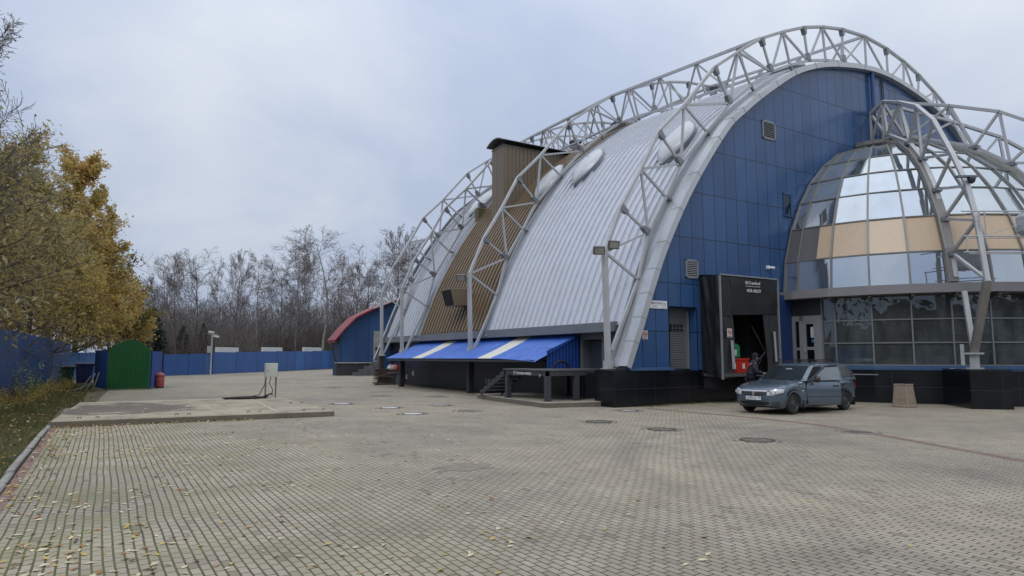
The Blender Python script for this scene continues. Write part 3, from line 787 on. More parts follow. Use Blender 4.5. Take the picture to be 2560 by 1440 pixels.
def purlin_truss(pairs, label):
    t = thing('ridge_truss', label, 'roof truss', pairs[0][0][0], 'white longitudinal trusses tying the arches')
    mu, ml = MB(), MB()
    for (a, b), (c, d_) in pairs:
        mu.bar(a, c, .135, .125); ml.bar(b, d_, .11, .10)
    build('upper_chord', mu, steel, t); build('lower_chord', ml, steel, t)
    for (a, b), (c, d_) in pairs:
        n_ = max(2, int((c - a).length / 2.4))
        for k in range(n_):
            f0, f1, f2 = k / n_, (k + .5) / n_, (k + 1) / n_
            u1 = a.lerp(c, f1)
            for q in (b.lerp(d_, f0), b.lerp(d_, f1), b.lerp(d_, f2)):
                mb = MB(); mb.bar(u1, q, .08, .08); build('brace', mb, steel, t)
def node(T, i): return (T[0][i], T[1][i])
purlin_truss([(node(T1, 8), node(T2, 8)), (node(T2, 8), node(T3, 8)), (node(T3, 8), node(T4, 8))], 'straight white lattice truss tying the arch trusses along the left roof shoulder')
purlin_truss([(node(T1, 13), node(T2, 13)), (node(T2, 13), node(T3, 13)), (node(T3, 13), node(T4, 13))], 'straight white lattice truss running back along the crown of the roof')

# ------------------------------------------------------------------ glass dome pavilion
DC = 17.4
def D(r, phi, z):
    a = rad(phi); return V((DC - r * math.cos(a), -.02 - r * math.sin(a), z))
RINGS = [(7.85, 4.42), (7.68, 5.72), (7.15, 7.18), (6.45, 8.42), (5.68, 9.45), (4.6, 10.42), (3.35, 11.2), (1.6, 11.78)]
PHI = [0.6] + [5 + 10 * k for k in range(18)] + [179.4]
dome = thing('glass_dome', 'half dome of reflective glass panes with grey ribs over a dark glazed ground floor', 'glass dome', (DC, -4, 0))
mull_m = M('dull grey mullion', (.19, .20, .205), .5, .3, .08)
alu_rib = M('warm grey dome rib', (.20, .20, .19), .45, .3, .1)
Rj = random.Random(3)
rest = MB(); restb = MB()
for j in range(len(PHI) - 1):
    for i in range(len(RINGS) - 1):
        (r0, z0), (r1, z1) = RINGS[i], RINGS[i + 1]
        a, b = PHI[j], PHI[j + 1]
        q = [D(r0, a, z0), D(r0, b, z0), D(r1, b, z1), D(r1, a, z1)]
        c = sum(q, V()) / 4; nn = (q[1] - q[0]).cross(q[3] - q[0]).normalized()
        q = [p + nn * Rj.uniform(-.012, .012) for p in q]
        band = (i == 1)
        if b > 116:
            (restb if band else rest).quad(*q); continue
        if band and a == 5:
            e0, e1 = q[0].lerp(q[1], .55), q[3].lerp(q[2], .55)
            mb = MB(); mb.quad(q[0], e0, e1, q[3]); build('painted_dark_pane', mb, interior_grey, dome, recalc=False)
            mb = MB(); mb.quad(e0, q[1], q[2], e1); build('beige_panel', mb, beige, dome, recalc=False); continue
        mb = MB(); mb.quad(*q)
        if band: build('painted_dark_pane' if a < 5 else 'beige_panel', mb, interior_grey if a < 5 else beige, dome, recalc=False)
        else: build('pane', mb, dome_glass, dome, recalc=False)
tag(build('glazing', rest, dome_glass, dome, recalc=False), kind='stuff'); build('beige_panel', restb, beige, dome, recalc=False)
for a in PHI:
    mb = MB()
    P = [D(r + .03, a, z) for r, z in RINGS]
    tang = V((math.sin(rad(a)), -math.cos(rad(a)), 0))
    wd = .07
    for p, q in zip(P, P[1:]): mb.bar(p, q + (q - p).normalized() * .02, .08, wd, tang)
    build('rib', mb, alu_rib, dome)
for (r, z) in RINGS[:-1]:
    mb = MB()
    for a, b in zip(PHI, PHI[1:]): mb.bar(D(r + .02, a, z), D(r + .02, b, z), .05, .05)
    build('ring_bar', mb, alu_rib, dome)
for a in (45, 90, 135):      # broad clad ribs under the trusses
    mb = MB(); nn = V((math.sin(rad(a)), -math.cos(rad(a)) * -1, 0)); tang = V((math.sin(rad(a)), -math.cos(rad(a)), 0)); tang = V((math.sin(rad(a)), -(math.cos(rad(a))), 0))
    rows = []
    tg = V((math.sin(rad(a)), -math.cos(rad(a)), 0)).cross(V((0, 0, 0))) if False else V((math.sin(rad(a)), -math.cos(rad(a)), 0))
    for r, z in RINGS:
        o, i_ = D(r + .17, a, z + .06), D(r + .02, a, z)
        side = V((math.sin(rad(a)), -math.cos(rad(a)), 0))
        rows.append([i_ - side * .21, o - side * .17, o - side * .12 + V((0, 0, .03)), o + side * .12 + V((0, 0, .03)), o + side * .17, i_ + side * .21])
    mb.grid(rows); build('clad_rib', mb, M('grey clad rib', (.20, .195, .185), .5, .2, .2, 1.2, streak=.5), dome)
mb = MB(); rows = []
for r, z, in ((1.75, 11.72), (1.9, 11.8), (1.9, 11.98), (.9, 12.25), (.02, 12.35)): rows.append([D(r, a, z) for a in range(0, 181, 12)])
mb.grid(rows); build('crown_cap', mb, M('grey crown cap', (.17, .165, .15), .6, .2, .2), dome)
# canopy ledge
mb = MB(); Rc = lambda a: 8.32 if a > 4 else 8.2
pts = [(8.2, .5)] + [(8.3, p) for p in PHI[1:-1]] + [(8.2, 179.5)]
rows = [[D(r, a, z) for r, a in pts] for r_, z in ((0, 4.12), (0, 4.44))]
rows = [[D(7.5, a, 4.10) for r, a in pts], [D(r, a, 4.10) for r, a in pts], [D(r, a, 4.44) for r, a in pts], [D(7.7, a, 4.46) for r, a in pts]]
mb.grid(rows); build('canopy', mb, canopy_m, dome)
mb = MB()
for a in PHI[2:-2]:
    mb.bar(D(7.6, a, 3.95), D(8.2, a, 4.08), .1, .16)
build('canopy_bracket', mb, M('grey bracket', (.1, .1, .1), .6), dome)
# ground floor glazing
RG = 7.58
ZT = [1.42, 2.27, 3.16, 4.08]
for j in range(len(PHI) - 1):
    a, b = PHI[j], PHI[j + 1]
    if b > 116: continue
    if j == 0: continue
    if j == 1: a = 11.2
    for z0, z1 in zip(ZT, ZT[1:]):
        q = [D(RG, a, z0), D(RG, b, z0), D(RG, b, z1), D(RG, a, z1)]
        nn = (q[1] - q[0]).cross(q[3] - q[0]).normalized()
        mb = MB(); mb.quad(*[p + nn * Rj.uniform(-.008, .008) for p in q]); build('window_pane', mb, hall_glass, dome, recalc=False)
mb = MB()
for j in range(12, len(PHI) - 1): mb.quad(D(RG, PHI[j], 1.42), D(RG, PHI[j + 1], 1.42), D(RG, PHI[j + 1], 4.08), D(RG, PHI[j], 4.08))
build('glazing', mb, hall_glass, dome, recalc=False)
for a in [11.2] + PHI[2:]:
    mb = MB(); mb.bar(D(RG, a, 1.40), D(RG, a, 4.1), .055, .12, (math.cos(rad(a)), math.sin(rad(a)), 0)); build('mullion', mb, mull_m, dome)
for z in ZT[:3]:
    mb = MB()
    pp = [11.2] + PHI[2:]
    for a, b in zip(pp, pp[1:]): mb.bar(D(RG, a, z), D(RG, b, z), .09, .05)
    build('transom', mb, mull_m, dome)
# entrance door beside the gable wall
A, B = D(7.72, .8, 0), D(7.62, 11.2, 0); dd = (B - A); Wd = dd.length; dx = dd.normalized(); nn = V((dx.y, -dx.x, 0))
if nn.dot(V((0, -1, 0)) + V((-1, 0, 0))) < 0: nn = -nn
def dp(s, z, o=0): return A + dx * s + nn * o + V((0, 0, z))
def dbox(m, s0, s1, z0, z1, o0, o1): m.hexa([dp(s0, z0, o0), dp(s1, z0, o0), dp(s1, z0, o1), dp(s0, z0, o1), dp(s0, z1, o0), dp(s1, z1, o0), dp(s1, z1, o1), dp(s0, z1, o1)])
door_m = M('pale grey door frame', (.25, .26, .275), .45, .2, .06)
mb = MB(); H = 3.42
dbox(mb, .02, .30, 1.3, H, -.05, .06); dbox(mb, .46, .62, 1.3, H, -.05, .06); dbox(mb, Wd - .22, Wd - .02, 1.3, H, -.05, .06); dbox(mb, .3, Wd - .22, H - .22, H, -.05, .06); dbox(mb, .3, .46, 1.3, 1.46, -.05, .06); dbox(mb, .3, .46, 2.0, 2.12, -.05, .06)
door = build('entrance_door', mb, door_m, dome)
mb = MB(); dbox(mb, .62, .74, 1.32, H - .22, -.03, .05); dbox(mb, Wd - .34, Wd - .22, 1.32, H - .22, -.03, .05); dbox(mb, .74, Wd - .34, 2.02, 2.14, -.03, .05); dbox(mb, .74, Wd - .34, 1.32, 1.44, -.03, .05); dbox(mb, .74, Wd - .34, H - .34, H - .22, -.03, .05)
build('leaf_frame', mb, door_m, door)
mb = MB()
for s0, s1, z0, z1 in ((.74, Wd - .34, 2.14, H - .34), (.74, Wd - .34, 1.44, 2.02), (.3, .46, 1.46, 2.0), (.3, .46, 2.12, H - .22)): mb.quad(dp(s0, z0), dp(s1, z0), dp(s1, z1), dp(s0, z1))
build('pane', mb, M('near black door glass', (.006, .007, .009), .08), door, recalc=False)
mb = MB(); mb.tube([dp(.70, 1.95, .05), dp(.70, 1.95, .12), dp(.70, 2.42, .12), dp(.70, 2.42, .05)], .016, 6); build('handle', mb, steel, door)
mb = MB(); dbox(mb, 0, Wd, H + .01, 4.1, -.06, .0); build('door_head', mb, M('dark head panel', (.03, .033, .04), .5), dome)
mb = MB(); mb.box((7.95, -.32, 1.1), (9.62, -.02, 4.3)); build('corner_panel', mb, M('navy corner panel', (.012, .035, .13), .5), dome)
paper = M('white paper', (.55, .54, .52), .8, var=.05)
def notice(s0, s1, z0, z1, mat, lab, nlines):
    mb = MB(); dbox(mb, s0, s1, z0, z1, .012, .018)
    o = build('paper_notice', mb, mat, loc=dp((s0 + s1) / 2, z0)); tag(o, lab, 'notice')
    mb = MB()
    for k in range(nlines):
        z = z1 - (k + .7) * (z1 - z0) / (nlines + .4); dbox(mb, s0 + .03, s1 - .03 - Rj.uniform(0, .08), z, z + .02, .019, .021)
    if nlines: build('lettering', mb, grey_ink, o)
notice(.92, 1.22, 2.52, 2.95, paper, 'white paper notice taped inside the dark door glass', 6)
notice(.95, 1.22, 2.32, 2.44, M('blue notice', (.05, .17, .38), .7), 'small blue notice under the white paper on the door', 0)
# plinth and sill of the pavilion
mb = MB(); pl = [(7.9, a) for a in [3] + PHI[1:-1] + [177]]
mb.grid([[D(r, a, -.1) for r, a in pl], [D(r, a, 1.26) for r, a in pl], [D(7.4, a, 1.26) for r, a in pl]])
build('plinth', mb, granite, dome)
mb = MB(); mb.grid([[D(7.62, a, 1.245) for r, a in pl[1:]], [D(7.96, a, 1.235) for r, a in pl[1:]], [D(7.96, a, 1.30) for r, a in pl[1:]], [D(7.64, a, 1.40) for r, a in pl[1:]]])
build('sill', mb, blue_sill, dome)
mb = MB(); c = D(9.0, 45.5, 0)
u1 = V((math.cos(rad(45.5)), math.sin(rad(45.5)), 0)); u2 = V((-u1.y, u1.x, 0))
mb.obox(c + V((0, 0, .62)), u1 * 1.15, u2 * .62, V((0, 0, .69))); build('pier', mb, granite, dome)
for a in (90, 135):
    mb = MB(); c2 = D(9.0, a, 0); v1 = V((math.cos(rad(a)), math.sin(rad(a)), 0)); v2 = V((-v1.y, v1.x, 0)); mb.obox(c2 + V((0, 0, .62)), v1 * 1.15, v2 * .62, V((0, 0, .69))); build('pier', mb, granite, dome)
mb = MB(); mb.grid([[D(8.75, a, -.1) for a in (49, 55, 65, 75, 85)], [D(8.75, a, 1.22) for a in (49, 55, 65, 75, 85)], [D(7.8, a, 1.24) for a in (49, 55, 65, 75, 85)]])
build('plinth', mb, granite, dome)
mb = MB(); mb.box((9.2, -5.1, .98), (11.0, -5.0, 1.03)) if False else mb.bar(D(7.98, 26, 1.06), D(7.98, 10, 1.06), .05, .035); build('edge_strip', mb, trim_grey, dome)
# interior: floors, rear lining, partitions and a few counters
floor_m = M('interior floor', (.22, .22, .21), .4)
for z in (1.25, 4.30):
    mb = MB(); mb.add([D(7.4, a, z) for a in PHI], [tuple(range(len(PHI)))]); build('interior_floor', mb, floor_m, dome)
lin = M('interior lining', (.38, .40, .40), .8, var=.1)
mb = MB(); mb.box((9.9, -.12, 1.25), (24.9, -.06, 4.3)); mb.box((15.2, -3.6, 1.25), (15.3, -.12, 4.3)); mb.box((12.2, -2.0, 1.25), (12.3, -.12, 4.3)); build('interior_wall', mb, lin, dome)
mb = MB()
a0, a1 = D(7.3, 13, 0), D(7.2, 24, 0)
mb.bar(a0 + V((0, 0, 1.75)), a1 + V((0, 0, 1.75)), .06, .95); build('blue_partition', mb, M('blue partition', (.14, .36, .72), .6), dome)
mb = MB()
for a, b, h in ((17, 24, .28), (40, 44.3, .36), (57, 62, .3)): mb.bar(D(7.25, a, 1.42 + h / 2), D(7.25, b, 1.42 + h / 2), .25, h)
build('window_box', mb, M('pale boxes on the window sill', (.80, .82, .82), .7), dome)
mb = MB()
for k in range(5): mb.box((13.0 + k * .9, -5.5 + k * .15, 1.25), (13.1 + k * .9, -5.4 + k * .15, 3.4))
mb.box((13.0, -5.4, 2.6), (16.8, -4.9, 2.7)); mb.box((13, -5.4, 3.3), (16.8, -4.9, 3.4)); mb.box((12.2, -5.6, 1.3), (13.8, -5.0, 2.2)); build('interior_shelving', mb, M('interior shelving', (.5, .52, .52), .6), dome)
mb = MB()
for z in (4.9, 5.3): mb.bar(D(7.0, 38, z), D(6.9, 62, z), .05, .05)
for a in (38, 46, 54, 62): mb.bar(D(6.95, a, 4.3), D(6.95, a, 5.3), .05)
build('interior_railing', mb, M('dark railing', (.02, .02, .022), .5), dome)

# dome trusses
DO = [(1.15, 14.02), (3.38, 13.14), (5.3, 12.24), (6.95, 11.02), (8.42, 9.22), (9.46, 7.74), (9.98, 6.4), (10.42, 4.28)]
DI = [(1.55, 12.25), (4.25, 10.98), (5.55, 9.9), (6.72, 8.3), (7.3, 7.0), (7.8, 5.6), (7.98, 4.7)]
for phi, lab in ((45.5, 'white lattice truss curving down the front left of the glass dome to the black pier'),
                 (90, 'white lattice truss curving over the middle of the glass dome'),
                 (135, 'white lattice truss over the far right of the glass dome')):
    foot = D(9.05, phi, 1.9)
    t = thing('dome_truss', lab, 'roof truss', D(9.05, phi, 1.3), 'white lattice trusses over the glass dome')
    O = [D(r, phi, z) for r, z in DO]; I = [D(r, phi, z) for r, z in DI]
    side = V((math.sin(rad(phi)), -math.cos(rad(phi)), 0))
    mb = MB()
    for a, b in zip(O, O[1:]): mb.bar(a, b + (b - a).normalized() * .05, .135, .165, side)
    build('outer_chord', mb, steel, t, bevel=.012)
    mb = MB()
    for a, b in zip(I, I[1:]): mb.bar(a, b + (b - a).normalized() * .04, .13, .15, side)
    build('inner_chord', mb, steel, t)
    mb = MB(); mb.bar(O[-1], foot, .17, .24, side); build('outer_leg', mb, M('darker grey leg', (.25, .245, .235), .45, .2), t)  # outer leg is a darker grey than the chords
    mb = MB(); mb.bar(D(8.6, phi, 4.08), foot - V((0, 0, .05)), .12, .16, side); build('inner_leg', mb, steel, t)
    mb = MB(); mb.obox(foot - V((0, 0, .05)), V((.22, 0, 0)), V((0, .22, 0)), V((0, 0, .03))); mb.obox(foot - V((0, 0, .3)), V((.11, 0, 0)), V((0, .11, 0)), V((0, 0, .24))); mb.obox(foot - V((0, 0, .57)), V((.2, 0, 0)), V((0, .2, 0)), V((0, 0, .03))); build('foot_plate', mb, steel, t)
    for a, b in ((O[0], I[0]), (I[0], O[1]), (O[1], I[1]), (I[1], O[2]), (O[3], I[2]), (O[2], I[2]), (I[2], O[4]) , (O[4], I[3]), (O[5], I[3]), (O[5], I[4]), (I[4], O[6]), (O[6], I[5]), (I[5], O[7])):
        if (a - b).length < .1: continue
        mb = MB(); mb.bar(a, b, .10, .10, side); build('brace', mb, steel, t)
    mb = MB()
    for p in I[1:6]: mb.obox(p - V((0, 0, .06)), side * .16, V((math.cos(rad(phi)), math.sin(rad(phi)), 0)) * .2, V((0, 0, .07)))
    build('bracket', mb, steel_dark, t)
t = thing('truss_hub', 'white steel hub frame on the crown of the glass dome where its trusses meet', 'roof truss', D(0, 0, 12.2))
mb = MB(); top = [D(.45 if a in (0, 180) else 1.15, a, 14.02 if a not in (0, 180) else 13.75) for a in (0, 45.5, 90, 135, 180)]; bot = [D(.5 if a in (0, 180) else 1.3, a, 12.3) for a in (0, 45.5, 90, 135, 180)]
for a, b in zip(top, top[1:]): mb.bar(a, b, .16, .16)
mb.bar(top[0], top[-1], .14)
build('top_ring', mb, steel, t)
for a, b in zip(top, bot):
    mb = MB(); mb.bar(a, b, .13); build('strut', mb, steel, t)
for a, b in list(zip(top, bot[1:])) + list(zip(top[1:], bot)):
    mb = MB(); mb.bar(a, b, .10); build('brace', mb, steel, t)

# ------------------------------------------------------------------ dock shelter
X0, X1, DV, ZT0, ZB0 = 4.53, 7.87, -1.0, 4.78, .92
t = thing('dock_shelter', 'black loading dock shelter with hanging curtains and a pale metal edge frame', 'dock shelter', (6.2, -.5, 1))
def folded(p00, p10, p11, p01, nu, nv, amp, seed):
    """cloth sheet with soft folds between four corners"""
    a, b, c, d_ = map(V, (p00, p10, p11, p01)); nrm = (b - a).cross(d_ - a).normalized(); rows = []
    for j in range(nv + 1):
        r_ = []
        for i in range(nu + 1):
            u, v = i / nu, j / nv
            p = a.lerp(b, u).lerp(d_.lerp(c, u), v)
            k = noise.noise(V((u * 3 + seed, v * 1.2, seed))) * .6 + noise.noise(V((u * 5 + v * 4 + seed * 2, v * 2.2 - u * 3, 1.7))) * .5
            r_.append(p + nrm * amp * k)
        rows.append(r_)
    return rows
mb = MB(); mb.grid(folded((X0, -.02, 1.22), (X0, DV, ZB0), (X0, DV, ZT0), (X0, -.02, ZT0 + .02), 16, 22, .14, 1)); build('side_curtain', mb, pvc, t, smooth=True)
mb = MB(); mb.grid(folded((X1, DV, ZB0), (X1, -.02, 1.1), (X1, -.02, ZT0), (X1, DV, ZT0), 10, 14, .08, 4)); build('side_curtain', mb, pvc, t, smooth=True)
mb = MB(); mb.grid(folded((X0, DV, ZT0), (X1, DV, ZT0), (X1, 0, ZT0 + .1), (X0, 0, ZT0 + .1), 6, 4, .02, 5)); build('top_cover', mb, pvc, t)
mb = MB(); mb.grid(folded((X0 + .68, DV + .02, 3.3), (X1 - .02, DV + .02, 3.42), (X1 - .02, DV, ZT0 - .03), (X0 + .55, DV, ZT0 - .03), 14, 8, .07, 7)); build('head_curtain', mb, pvc, t, smooth=True)
mb = MB(); mb.grid(folded((X0 + .03, DV + .03, 3.28), (X0 + .62, DV - .02, 3.25), (X0 + .58, DV, ZT0 - .03), (X0 + .03, DV, ZT0 - .03), 6, 8, .05, 9)); build('head_curtain', mb, pvc, t, smooth=True)
flap = M('worn charcoal flap', (.030, .032, .035), .5, 0, .25, 2)
mb = MB(); mb.grid(folded((X0 + .03, DV + .05, ZB0), (X0 + .80, DV + .12, ZB0 + .05), (X0 + .74, DV + .06, 3.3), (X0 + .03, DV + .04, 3.3), 8, 14, .09, 11)); build('side_flap', mb, flap, t, smooth=True)
mb = MB(); mb.grid(folded((X1 - .62, DV + .1, ZB0 + .05), (X1 - .03, DV + .05, ZB0), (X1 - .03, DV + .04, 3.4), (X1 - .9, DV + .06, 3.4), 8, 14, .09, 15)); build('side_flap', mb, flap, t, smooth=True)
for x in (X0, X1):
    mb = MB(); mb.box((x - .03, DV - .03, ZB0 - .02), (x + .03, DV + .03, ZT0 + .03)); build('edge_frame', mb, alu, t)
mb = MB(); mb.box((X0 - .03, DV - .03, ZT0), (X1 + .03, DV + .03, ZT0 + .05)); build('edge_frame', mb, alu, t)
stripe = M('pale marker stripe', (.34, .35, .36), .6, var=.12, scale=9)
for x0, x1, z0, z1 in ((5.02, 5.16, 1.28, 2.34), (7.5, 7.61, 1.55, 2.72)):
    mb = MB(); mb.hexa([(x0 + .04, DV - .03, z0), (x1 + .04, DV - .03, z0), (x1 + .04, DV - .015, z0), (x0 + .04, DV - .015, z0), (x0 - .02, DV - .03, z1), (x1 - .02, DV - .03, z1), (x1 - .02, DV - .015, z1), (x0 - .02, DV - .015, z1)]); build('marker_stripe', mb, stripe, t)
text('lettering', 'Crawford', .17, (6.02, DV - .10, 4.50), (1, 0, 0), (0, 0, 1), white_ink, t, .004)
mb = MB()
for a in ((5.84, 4.50, 5.99, 4.515), (5.84, 4.60, 5.99, 4.615), (5.84, 4.50, 5.855, 4.615), (5.975, 4.50, 5.99, 4.615), (5.905, 4.50, 5.92, 4.615)): mb.box((a[0], DV - .105, a[1]), (a[2], DV - .095, a[3]))
mb.box((5.84, DV - .105, 4.42), (6.68, DV - .095, 4.432)); build('emblem', mb, white_ink, t)
text('lettering', 'ASSA ABLOY', .17, (5.90, DV - .10, 4.20), (1, 0, 0), (0, 0, 1), white_ink, t, .004, sx=.86)
mb = MB(); mb.tube([(7.0, -.55, 1.3), (7.28, -.75, 1.95), (6.85, -.5, 2.95)], .018, 6); mb.tube([(6.95, -.6, 1.55), (7.25, -.78, 1.9)], .018, 6)
build('lift_rod', mb, M('brown rod', (.08, .05, .045), .6), t)

# crates and canister on the dock floor
red_pl = M('red plastic', (.50, .022, .012), .4, var=.12, scale=5)
green_pl = M('green plastic', (.01, .19, .07), .35, var=.1, scale=5)
def crate(x, y, z, w_, d_, h, label):
    t = thing('plastic_crate', label, 'crate', (x, y, z), 'red plastic crates in the dock')
    mb = MB(); th = .02
    for a, b in (((x - w_/2, y - d_/2), (x + w_/2, y - d_/2 + th)), ((x - w_/2, y + d_/2 - th), (x + w_/2, y + d_/2)), ((x - w_/2, y - d_/2), (x - w_/2 + th, y + d_/2)), ((x + w_/2 - th, y - d_/2), (x + w_/2, y + d_/2))): mb.box((*a, z), (*b, z + h))
    mb.box((x - w_/2, y - d_/2, z), (x + w_/2, y + d_/2, z + .03))
    for k in range(5): mb.box((x - w_/2 + k * w_/4.4, y - d_/2 - .025, z), (x - w_/2 + k * w_/4.4 + .03, y - d_/2, z + h))
    mb.box((x - w_/2 - .03, y - d_/2 - .03, z + h - .06), (x + w_/2 + .03, y - d_/2, z + h)); mb.box((x - w_/2 - .03, y - d_/2 - .03, z + h - .06), (x - w_/2, y + d_/2, z + h))
    build('box', mb, red_pl, t, bevel=.006)
    mb = MB(); mb.box((x - .12, y - d_/2 - .034, z + .16), (x + .02, y - d_/2 - .028, z + .36)); build('paper_label', mb, paper, t)
crate(5.55, -.5, 1.12, .5, .42, .56, 'red plastic crate at the left edge of the dock opening')
crate(6.10, -.45, 1.12, .56, .45, .56, 'red plastic crate behind the person, right of the other crate')
t = thing('jerry_can', 'green plastic canister standing on a red crate in the dock', 'canister', (5.78, -.45, 1.69))
mb = MB(); x, y, z = 5.82, -.47, 1.69
mb.prism([(x - .19, y - .14, z), (x + .19, y - .14, z), (x + .19, y - .14, z + .44), (x + .10, y - .14, z + .52), (x - .06, y - .14, z + .52), (x - .19, y - .14, z + .42)], (0, .28, 0)); build('can_body', mb, green_pl, t, bevel=.03)
mb = MB(); mb.lathe([(.035, 0), (.035, .06)], 12, (x - .1, y, z + .47)); build('cap', mb, dark_hole, t)
mb = MB(); mb.tube([(x, y, z + .5), (x, y, z + .57), (x + .13, y, z + .57), (x + .15, y, z + .47)], .016, 6); build('handle', mb, green_pl, t)
mb = MB(); mb.box((x - .17, y - .147, z + .1), (x - .03, y - .143, z + .32)); build('paper_label', mb, paper, t)

# signs on the gable
t = thing('address_plate', 'white street name plate with black letters and the number 25 on the blue gable', 'street sign', (2.3, -.03, 3.6))
mb = MB(); mb.box((1.84, -.045, 3.49), (2.76, -.015, 3.78)); build('plate', mb, white, t, bevel=.008)
mb = MB(); mb.box((2.49, -.05, 3.51), (2.502, -.046, 3.76)); build('divider', mb, grey_ink, t)
text('lettering', 'АФОНСКАЯ', .115, (1.90, -.046, 3.645), (1, 0, 0), (0, 0, 1), black_ink, t, .002, sx=.88)
text('lettering', 'УЛИЦА', .05, (2.08, -.046, 3.56), (1, 0, 0), (0, 0, 1), black_ink, t, .002)
text('lettering', '25', .16, (2.55, -.046, 3.61), (1, 0, 0), (0, 0, 1), black_ink, t, .002, sx=.9)
text('lettering', 'КОРПУС', .034, (2.54, -.046, 3.535), (1, 0, 0), (0, 0, 1), black_ink, t, .001)
def nosmoke(x, y, z, label):
    t = thing('no_smoking_sign', label, 'sign', (x, y, z), 'no smoking signs')
    mb = MB(); mb.box((x - .13, y - .01, z - .16), (x + .13, y, z + .16)); build('plate', mb, M('off white plate', (.6, .55, .53), .5), t)
    mb = MB(); rows = [[(x + r_ * math.cos(2 * PI * k / 24), y - .014, z + .02 + r_ * math.sin(2 * PI * k / 24)) for k in range(24)] for r_ in (.078, .105)]
    mb.grid(rows, closed=True); mb.bar((x - .062, y - .014, z + .08), (x + .062, y - .014, z - .04), .022, .004); build('red_ring', mb, red_ink, t)
    mb = MB(); mb.box((x - .07, y - .013, z + .008), (x + .045, y - .0115, z + .03)); mb.box((x + .05, y - .013, z + .008), (x + .065, y - .0115, z + .03)); mb.tube([(x + .055, y - .012, z + .035), (x + .075, y - .012, z + .055), (x + .06, y - .012, z + .075)], .006, 4); mb.box((x - .09, y - .012, z - .14), (x + .09, y - .011, z - .115)); build('pictogram', mb, black_ink, t)
nosmoke(1.66, -.012, 2.52, 'no smoking sign on the blue gable panel below the address plate')
nosmoke(4.90, DV - .06, 2.62, 'no smoking sign on the left flap of the black dock shelter')
t = thing('pictogram_sign', 'small red and white sign on the top corner of the black pier', 'sign', D(9.75, 50, 1))
fx = CAMP - D(9.7, 47, 1.2); fx.z = 0; fx.normalize(); rx = V((-fx.y, fx.x, 0)); c = on_z(2403, 925, 1.18); c = D(8.0, 43.2, 1.12)
mb = MB(); mb.obox(c + fx * .02, rx * .09, fx * .006, V((0, 0, .2))); build('plate', mb, white, t)
mb = MB(); mb.obox(c + fx * .028 + V((0, 0, .1)), rx * .06, fx * .003, V((0, 0, .05))); mb.obox(c + fx * .028 + V((0, 0, -.11)), rx * .05, fx * .003, V((0, 0, .035))); build('symbol', mb, red_ink, t)
mb = MB(); mb.obox(c + fx * .028 + V((0, 0, 0)), rx * .05, fx * .003, V((0, 0, .03))); build('symbol', mb, black_ink, t)

# security camera
t = thing('security_camera', 'white wall camera on the blue gable above the dock shelter', 'camera', (8.6, 0, 5.45))
mb = MB(); mb.box((8.5, -.12, 5.38), (8.64, -.0, 5.52)); build('base', mb, white, t, bevel=.015)
mb = MB(); mb.tube([(8.6, -.1, 5.45), (8.78, -.22, 5.42)], .055, 10); build('lens_tube', mb, white, t)
# floodlights
def floodlight(p, dirv, label, sz=.26, gold=False, arm=None):
    p = V(p); d_ = V(dirv).normalized(); s = d_.cross(V((0, 0, 1))).normalized(); u = s.cross(d_)
    t = thing('floodlight', label, 'floodlight', p, 'floodlights on the trusses')
    mb = MB(); mb.obox(p, s * sz, u * sz * .72, d_ * .07); build('housing', mb, M('dark lamp housing', (.10, .10, .10), .5) if not gold else brown_wall, t, bevel=.015)
    mb = MB(); mb.obox(p + d_ * .073, s * sz * .78, u * sz * .52, d_ * .004); build('lamp_glass', mb, M('frosted lamp glass', (.30, .30, .27), .25), t)
    mb = MB(); a = V(arm) if arm else p - d_ * .3
    mb.bar(p - d_ * .06, a, .05); build('arm', mb, steel_dark, t)
floodlight((-.02, .45, 5.52), (-.5, -.9, -.55), 'left floodlight of the pair on the post nearest the gable', .21, arm=(.36, .6, 5.5))
floodlight((.66, .45, 5.78), (-.3, -1, -.35), 'right floodlight of the pair on the post nearest the gable', .21, arm=(.36, .6, 5.6))
floodlight((-.32, 10.6, 5.55), (-.8, -.7, -.6), 'single floodlight on the post over the blue awning', .24, arm=(.16, 10.7, 5.55))
p, tt, nrm = frame_at(1.75, .28, 13.6)
t = thing('wall_lamp', 'brown box lamp standing off the brown roof strip above the awning', 'floodlight', p)
mb = MB(); c = p + nrm * .75; mb.hexa([c + V((-.5, -.6, -.5)), c + V((.5, -.45, -.42)), c + V((.5, .45, -.42)), c + V((-.5, .6, -.5)), c + V((-.75, -.6, .42)), c + V((.5, -.45, .5)), c + V((.5, .45, .5)), c + V((-.75, .6, .42))]); build('housing', mb, brown_wall, t, bevel=.02)
mb = MB(); mb.hexa([c + V((-.52, -.52, -.44)), c + V((-.50, -.52, -.44)), c + V((-.50, .52, -.44)), c + V((-.52, .52, -.44)), c + V((-.76, -.52, .36)), c + V((-.74, -.52, .36)), c + V((-.74, .52, .36)), c + V((-.76, .52, .36))]); build('lamp_glass', mb, dark_hole, t)
mb = MB(); mb.bar(c, p - nrm * .1, .12); build('arm', mb, steel_dark, t)
p2 = T3[1][5].copy() + V((-.35, -.25, -.55))
t = thing('wall_lamp', 'brown box lamp hanging from a truss above the brown roof strip', 'floodlight', p2)
mb = MB(); mb.hexa([p2 + V((-.28, -.2, -.8)), p2 + V((.2, -.2, -.65)), p2 + V((.2, .2, -.65)), p2 + V((-.28, .2, -.8)), p2 + V((-.3, -.22, .25)), p2 + V((.3, -.22, .25)), p2 + V((.3, .22, .25)), p2 + V((-.3, .22, .25))]); build('housing', mb, M('olive brown lamp housing', (.12, .11, .06), .5), t, bevel=.02)
mb = MB(); mb.box(p2 + V((-.12, -.12, .25)), p2 + V((.2, .12, .62))); build('arm', mb, steel_dark, t)

